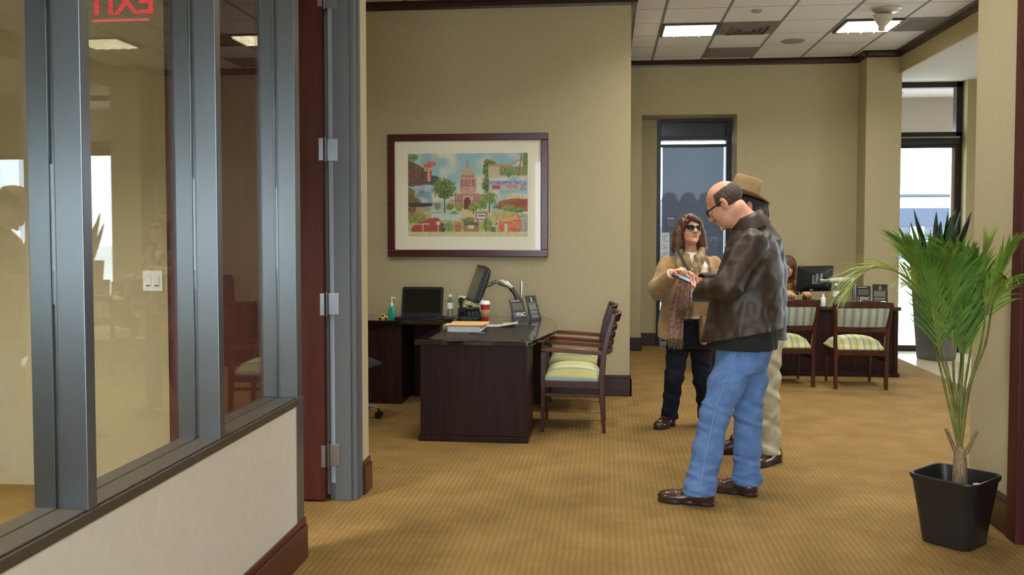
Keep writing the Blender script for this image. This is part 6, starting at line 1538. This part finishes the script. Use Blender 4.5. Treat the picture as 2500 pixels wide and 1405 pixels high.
# ------------------------------------------------------------------ the woman typing at the far desk
def woman_desk():
    T = thing('person', 'seated woman with long brown hair and patterned blouse typing at the far desk', 'person', (2.04, 10.95, 0))
    R = tilt_frame((-0.45, -0.89), math.radians(20))
    hc = at(1922, 652, 10.84); sc = 1.0
    nek, che, pel = at(1922, 688, 10.92), at(1922, 712, 10.94), A3((2.03, 10.98, 0.665))
    lsh, lel, lwr = che + [0.17, 0, 0.09], che + [0.25, -0.08, -0.14], A3((2.27, 10.64, 0.838))
    rsh, rel, rwr = che + [-0.17, 0, 0.09], che + [-0.22, -0.10, -0.14], A3((2.08, 10.64, 0.838))
    S = Sculpt((1.66, 10.2, 0.0), (2.46, 11.2, 1.36), 0.006)
    S.cap(pel, che, 0.12, 0.10, 0.03).cap(che, nek, 0.10, 0.05, 0.03).cap(lsh, rsh, 0.045, 0.045, 0.03).cap(nek, hc + R @ A3((0, -0.03, -0.06)), 0.05, 0.05, 0.03)
    S.chain([lsh, lel, lwr], [0.042, 0.036, 0.026], 0.02).chain([rsh, rel, rwr], [0.042, 0.036, 0.026], 0.02)
    for s in (-1, 1): S.chain([pel + [s * 0.09, -0.02, -0.03], A3((2.03 + s * 0.1, 10.56, 0.58)), A3((2.03 + s * 0.1, 10.57, 0.09)), A3((2.03 + s * 0.1, 10.50, 0.038))], [0.08, 0.055, 0.04, 0.034], 0.02)
    g = head(S, hc, R, sc, True)
    hand(S, lwr, (0.02, -1, -0.12), (0, 0, -1), -1, (0.3, 0.5, 0.5), 0.95); hand(S, rwr, (0.05, -1, -0.12), (0, 0, -1), 1, (0.3, 0.5, 0.5), 0.95)
    lp_ = lips(g, R)
    S.mesh('body', [M_SKINF, M_LIP], T, paint=lambda P: lp_(P).astype(int))
    for s in (-1, 1):
        ball('eye', g(s * 0.033, 0.0850, 0.003), 0.0095, M_IRIS, T)
        ptube('eyebrow', [g(s * 0.014, 0.096, 0.022), g(s * 0.032, 0.092, 0.027), g(s * 0.05, 0.078, 0.022)], 0.003, M_GREYHAIR, T)
    S = Sculpt(hc - [0.24, 0.24, 0.42], hc + [0.24, 0.24, 0.18], 0.006)
    S.ell(g(0, -0.022, 0.036), (0.088, 0.108, 0.094), R, 0)
    for s in (-1, 1): S.chain([g(s * 0.07, -0.01, 0.04), g(s * 0.090, -0.03, -0.06), hc + R[:, 0] * s * 0.10 + [0, 0.0, -0.22], hc + R[:, 0] * s * 0.11 + [0, -0.03, -0.30]], [0.03, 0.030, 0.034, 0.022], 0.03)
    S.chain([g(0, -0.07, 0), hc + [0, 0.09, -0.2], hc + [0, 0.08, -0.3]], [0.08, 0.08, 0.06], 0.03)
    S.ell(g(0.0, 0.085, -0.05), (0.060, 0.09, 0.120), R, 0.01, True)
    S.folds(0.003, [((120, 60, 30), 0, 1), ((-90, 110, -24), 1, 0.8)])
    S.mesh('hair', mat('chestnut_hair', (58, 34, 24), 0.45, var=0.4, vs=5, vscale=(20, 20, 4), bump=0.5, bs=12, c2=(84, 52, 36)), T)
    B = Sculpt((1.66, 10.5, 0.46), (2.46, 11.2, 1.16), 0.007)
    B.loft([(0.575, 2.03, 10.98, 0.13, 0.18), (0.75, 2.03, 10.96, 0.12, 0.165), (0.92, che[0], 10.95, 0.125, 0.18), (che[2] + 0.10, che[0], 10.94, 0.09, 0.15), (che[2] + 0.16, che[0], 10.93, 0.06, 0.07)], -PI / 2, 0.02)
    B.chain([lsh, lel, lwr + (lel - lwr) * 0.2], [0.06, 0.054, 0.042], 0.03).chain([rsh, rel, rwr + (rel - rwr) * 0.2], [0.06, 0.054, 0.042], 0.03)
    B.folds(0.004, [((40, 20, 30), 0, 1)])
    B.mesh('blouse', mat('brown_gold_print_blouse', (58, 44, 28), 0.8, var=0.6, vs=40, c2=(140, 108, 56)), T)
    D = Sculpt((1.78, 10.4, 0.06), (2.3, 11.2, 0.72), 0.008)
    D.ell(pel + [0, 0, -0.03], (0.18, 0.14, 0.095), None, 0)
    for s in (-1, 1): D.chain([pel + [s * 0.09, -0.02, -0.03], A3((2.03 + s * 0.1, 10.56, 0.58)), A3((2.03 + s * 0.1, 10.57, 0.12))], [0.098, 0.07, 0.062], 0.03)
    D.mesh('trousers', M_BLKCLOTH, T)
    for s in (-1, 1): shoe('shoe', (2.03 + s * 0.1, 10.63, 0), (0, -1), 0.24, [M_BLKCLOTH, M_SOLE], T)
woman_desk()
# ================================================================== PLANTS
M_SOIL = mat('dark_potting_soil', (48, 38, 30), 0.95, var=0.5, vs=60, bump=0.8, bs=80)
def square_pot(mb, levels, r=0.05, n=6, inner=None):
    mb.rings([[(x, y, z) for x, y in rrect(w, w, min(r, w * 0.2), n)] for w, z in levels], cap0=True, cap1=True)
# ---- potted palm against the right wall
PX, PY = 1.722, 4.637
pot = thing('planter', 'square tapered black plastic planter standing on the carpet at the right wall', 'planter', (PX, PY, 0), PI / 4)
mb = MB(); square_pot(mb, [(0.225, 0.0), (0.24, 0.006), (0.268, 0.12), (0.318, 0.31), (0.335, 0.325), (0.338, 0.338), (0.330, 0.344), (0.312, 0.342), (0.305, 0.33), (0.275, 0.255)], 0.055)
M_POT = mat('satin_black_plastic', (34, 31, 31), 0.32, bump=0.12, bs=350, spec=0.5)
mb.build('pot', M_POT, pot, smooth=40)
mb = MB(); mb.prism(rrect(0.285, 0.285, 0.05), 0.24, 0.262); mb.build('soil', M_SOIL, pot)
mb = MB(); mb.box((0.04, -0.075, 0.262), (0.085, -0.05, 0.30), T=Matrix.Rotation(0.15, 4, 'Y')); mb.build('plant_tag', M_PAPER, pot)
palm = thing('palm', 'leafy green palm with arching fronds growing in the square black planter', 'plant', (PX, PY, 0.26))
def leafmat(name, c, c2, k=0.18):
    m, nt, P = _new(name); L = nt.links.new
    v = coords(nt)
    n = N(nt, 'ShaderNodeTexNoise', _Scale=12.0, _Detail=2.0); L(v, n.inputs['Vector'])
    col = ramp(nt, n.outputs['Fac'], [(0.3, rgb(*c)), (0.7, rgb(*c2))]); L(col, P.inputs['Base Color'])
    P.inputs['Roughness'].default_value = 0.36
    tr = N(nt, 'ShaderNodeBsdfTranslucent'); L(col, tr.inputs[0]); mx = N(nt, 'ShaderNodeMixShader'); mx.inputs[0].default_value = k
    o = nt.nodes['Material Output']; L(P.outputs[0], mx.inputs[1]); L(tr.outputs[0], mx.inputs[2]); L(mx.outputs[0], o.inputs[0])
    return m
M_LEAF = leafmat('palm_leaf_green', (98, 132, 44), (142, 168, 70), 0.25); M_LEAF2 = leafmat('palm_leaf_yellow_green', (138, 160, 66), (182, 190, 104), 0.25)
M_LEAF3 = leafmat('palm_leaf_deep_green', (72, 112, 40), (112, 146, 62), 0.25)
M_STEM = mat('green_palm_stem', (84, 104, 44), 0.4, var=0.25, vs=10, c2=(116, 112, 60))
M_TRUNK = mat('fibrous_palm_base', (128, 106, 78), 0.9, var=0.35, vs=6, vscale=(20, 20, 3), bump=0.6, bs=20)
O3 = A3(palm.location)
def bez(P, n):
    """Catmull-Rom through the points."""
    P = [A3(p) for p in P]; P = [2 * P[0] - P[1]] + P + [2 * P[-1] - P[-2]]
    out = []
    for i in range(1, len(P) - 2):
        for t in np.linspace(0, 1, n, endpoint=(i == len(P) - 3)):
            a, b, c, d = P[i - 1:i + 3]
            out.append(0.5 * (2 * b + (c - a) * t + (2 * a - 5 * b + 4 * c - d) * t ** 2 + (3 * b - a - 3 * c + d) * t ** 3))
    return out
def leaflet(mb, p, d, nrm, L, w, droop, seg=6):
    p, d = A3(p), unit(d); side = unit(np.cross(d, nrm)); pts = []
    for i in range(seg + 1):
        t = i / seg
        wd = w * (math.sin(PI * min(1, 0.12 + t * 0.88)) ** 0.6) * (1 - t ** 3 * 0.9)
        up = unit(np.cross(side, d))
        pts += [tuple(p - side * wd), tuple(p + up * wd * -0.35), tuple(p + side * wd)]
        d = unit(d + np.array([0, 0, -droop * (0.4 + t)]))
        p = p + d * L / seg
    fs = []
    for i in range(seg):
        a = i * 3; fs += [(a, a + 1, a + 4, a + 3), (a + 1, a + 2, a + 5, a + 4)]
    mb.add(pts, fs)
def frond(path, start, nleaf, L, m, droop=0.10, ang=0.75, seed=0, w=0.012, rs=0.0075, lift=0.25):
    rg = random.Random(seed)
    C = bez(path, 14); n = len(C); nleaf = int(nleaf * 1.35); w *= 0.8
    mb = MB(); rad = [rs * (1 - 0.75 * i / (n - 1)) for i in range(n)]
    mb.tube([tuple(p - O3) for p in C], rad, 7)
    st = mb.build('frond', M_STEM, palm, smooth=True)
    mb = MB(); i0 = int(start * (n - 1))
    for k in range(nleaf):
        t = i0 + (n - 1.001 - i0) * (k / (nleaf - 1)) ** 0.92
        i = int(t); p = C[i] * (1 - t + i) + C[min(i + 1, n - 1)] * (t - i) - O3
        tg = unit(C[min(i + 1, n - 1)] - C[max(i - 1, 0)])
        sd = np.cross(tg, (0, 0, 1)); sd = unit(sd) if np.linalg.norm(sd) > 0.05 else np.array([1.0, 0, 0])
        up = np.cross(sd, tg); u = k / (nleaf - 1)
        Lk = L * (0.55 + 0.45 * math.sin(PI * min(1, 0.2 + 0.75 * u))) * rg.uniform(0.88, 1.1)
        a = ang * (0.80 - 0.38 * u) + rg.uniform(-0.06, 0.06)
        for s in (-1, 1):
            leaflet(mb, p, tg * math.cos(a) + sd * s * math.sin(a) + up * lift * rg.uniform(0.6, 1.3), up, Lk, w * rg.uniform(0.85, 1.15), droop * rg.uniform(0.7, 1.3))
    leaflet(mb, C[-1] - O3, C[-1] - C[-2], (0, 0, 1), L * 0.55, w, droop)
    mb.build('leaflets', m, st, smooth=True)
    return st
a_ = lambda x, y, Y=4.65: at(x, y, Y)
B0 = a_(2344, 1108)
mb = MB(); mb.tube([tuple(a_(2343, 1186) - O3), tuple(a_(2343, 1160) - O3), tuple(a_(2344, 1130) - O3), tuple(a_(2344, 1106) - O3), tuple(a_(2344, 1090) - O3)], [0.036, 0.034, 0.032, 0.027, 0.016], 12); mb.build('trunk', M_TRUNK, palm, smooth=True)
for i, (p, q) in enumerate(((a_(2336, 1112), a_(2309, 1046, 4.6)), (a_(2358, 1108), a_(2385, 1054, 4.6)))):
    mb = MB(); mb.tube([tuple(p - O3), tuple((p + q) / 2 - O3), tuple(q - O3)], [0.010, 0.009, 0.008], 8); mb.build('cut_stem', M_TRUNK, palm, smooth=True)
frond([B0, a_(2310, 960, 4.62), a_(2282, 840, 4.58), a_(2262, 740, 4.54), a_(2205, 672, 4.50), a_(2130, 655, 4.47), a_(2085, 690, 4.45)], 0.50, 26, 0.27, M_LEAF2, 0.12, 0.7, 1, 0.0085, lift=0.1)
frond([B0, a_(2321, 960, 4.6), a_(2292, 850, 4.52), a_(2270, 720, 4.45), a_(2238, 640, 4.40), a_(2212, 600, 4.36)], 0.42, 22, 0.25, M_LEAF3, 0.10, 0.62, 2, 0.010, lift=0.05)
frond([B0, a_(2331, 960, 4.58), a_(2326, 850, 4.46), a_(2322, 740, 4.44), a_(2318, 670, 4.38), a_(2306, 625, 4.30)], 0.44, 20, 0.24, M_LEAF3, 0.16, 0.6, 3, 0.0105, lift=0.1)
frond([B0, a_(2347, 960, 4.64), a_(2352, 850, 4.60), a_(2352, 730, 4.56), a_(2340, 650, 4.50), a_(2310, 608, 4.42)], 0.38, 20, 0.27, M_LEAF3, 0.10, 0.55, 4, 0.0105, lift=0.05)
frond([B0, a_(2354, 960, 4.70), a_(2370, 850, 4.76), a_(2380, 740, 4.80), a_(2396, 660, 4.80), a_(2408, 610, 4.78)], 0.40, 20, 0.22, M_LEAF2, 0.05, 0.45, 5, 0.009, lift=0.05)
frond([B0, a_(2367, 950, 4.66), a_(2406, 840, 4.64), a_(2424, 740, 4.58), a_(2450, 690, 4.50), a_(2470, 680, 4.40)], 0.55, 18, 0.20, M_LEAF, 0.22, 0.8, 6, 0.009, lift=0.1)
frond([B0, a_(2362, 960, 4.62), a_(2393, 850, 4.56), a_(2412, 740, 4.48), a_(2444, 650, 4.40), a_(2466, 610, 4.35)], 0.58, 14, 0.18, M_LEAF, 0.06, 0.4, 7, 0.009, lift=0.05)
frond([B0, a_(2339, 980, 4.66), a_(2347, 880, 4.66), a_(2366, 800, 4.62), a_(2380, 700, 4.56), a_(2372, 640, 4.48)], 0.36, 20, 0.27, M_LEAF3, 0.10, 0.5, 8, 0.0105, lift=0.02)
frond([B0, a_(2326, 960, 4.66), a_(2302, 850, 4.72), a_(2296, 760, 4.76), a_(2270, 700, 4.76), a_(2230, 690, 4.74)], 0.5, 18, 0.22, M_LEAF2, 0.14, 0.7, 9, 0.0085, lift=0.05)

# ---- tall planter with sword-leaved plant by the window
QX, QY = 3.93, 11.25
tp = thing('planter', 'tall tapered slate grey planter on the tile floor by the bright window', 'planter', (QX, QY, 0), math.radians(26))
mb = MB(); square_pot(mb, [(0.30, 0.0), (0.31, 0.02), (0.44, 1.12), (0.445, 1.14), (0.43, 1.15), (0.415, 1.14), (0.40, 1.08)], 0.012, 3)
mb.build('pot', mat('slate_grey_fibreglass', (84, 82, 84), 0.4, spec=0.5), tp, smooth=30)
mb = MB(); rg = random.Random(2); mb.prism(rrect(0.41, 0.41, 0.02), 1.07, 1.10)
for k in range(60): mb.lathe([(0.001, -0.014), (0.022, -0.004), (0.022, 0.006), (0.001, 0.014)], 7, T=trs((rg.uniform(-0.18, 0.18), rg.uniform(-0.18, 0.18), 1.108), rg.random(), rg.random(), rg.random() * 6))
o = mb.build('white_pebbles', mat('white_pebble', (226, 222, 214), 0.6), tp); o['kind'] = 'stuff'
sn = thing('sword_plant', 'upright dark green sword-leaved plant in the tall grey planter by the window', 'plant', (QX, QY, 1.10))
rg = random.Random(11)
M_SW = leafmat('dark_sword_leaf', (18, 44, 22), (34, 66, 34), 0.06)
for k in range(22):
    a = rg.uniform(0, 2 * PI); r0 = rg.uniform(0.02, 0.15); ln = rg.uniform(0.38, 0.74); ln_out = rg.uniform(0.05, 0.34)
    base = A3((r0 * math.cos(a), r0 * math.sin(a), 0)); tip = base + [ln_out * ln * math.cos(a), ln_out * ln * math.sin(a), ln]
    mb = MB(); ring = []; sd = A3((-math.sin(a + 0.6), math.cos(a + 0.6), 0)); nv = A3((math.cos(a + 0.6), math.sin(a + 0.6), 0))
    for i in range(9):
        t = i / 8; p = base * (1 - t) + tip * t + A3((math.cos(a), math.sin(a), 0)) * 0.05 * t * t
        w = 0.030 * (0.55 + 0.9 * math.sin(PI * (0.15 + 0.6 * t))) * (1 - t ** 4) * 1.15 + 0.0008
        ring.append([tuple(p - sd * w + nv * w * 0.35), tuple(p + nv * 0.003 * (1 - t)), tuple(p + sd * w + nv * w * 0.35), tuple(p - nv * 0.004 * (1 - t))])
    mb.rings(ring); mb.build('leaf', M_SW, sn, smooth=True)
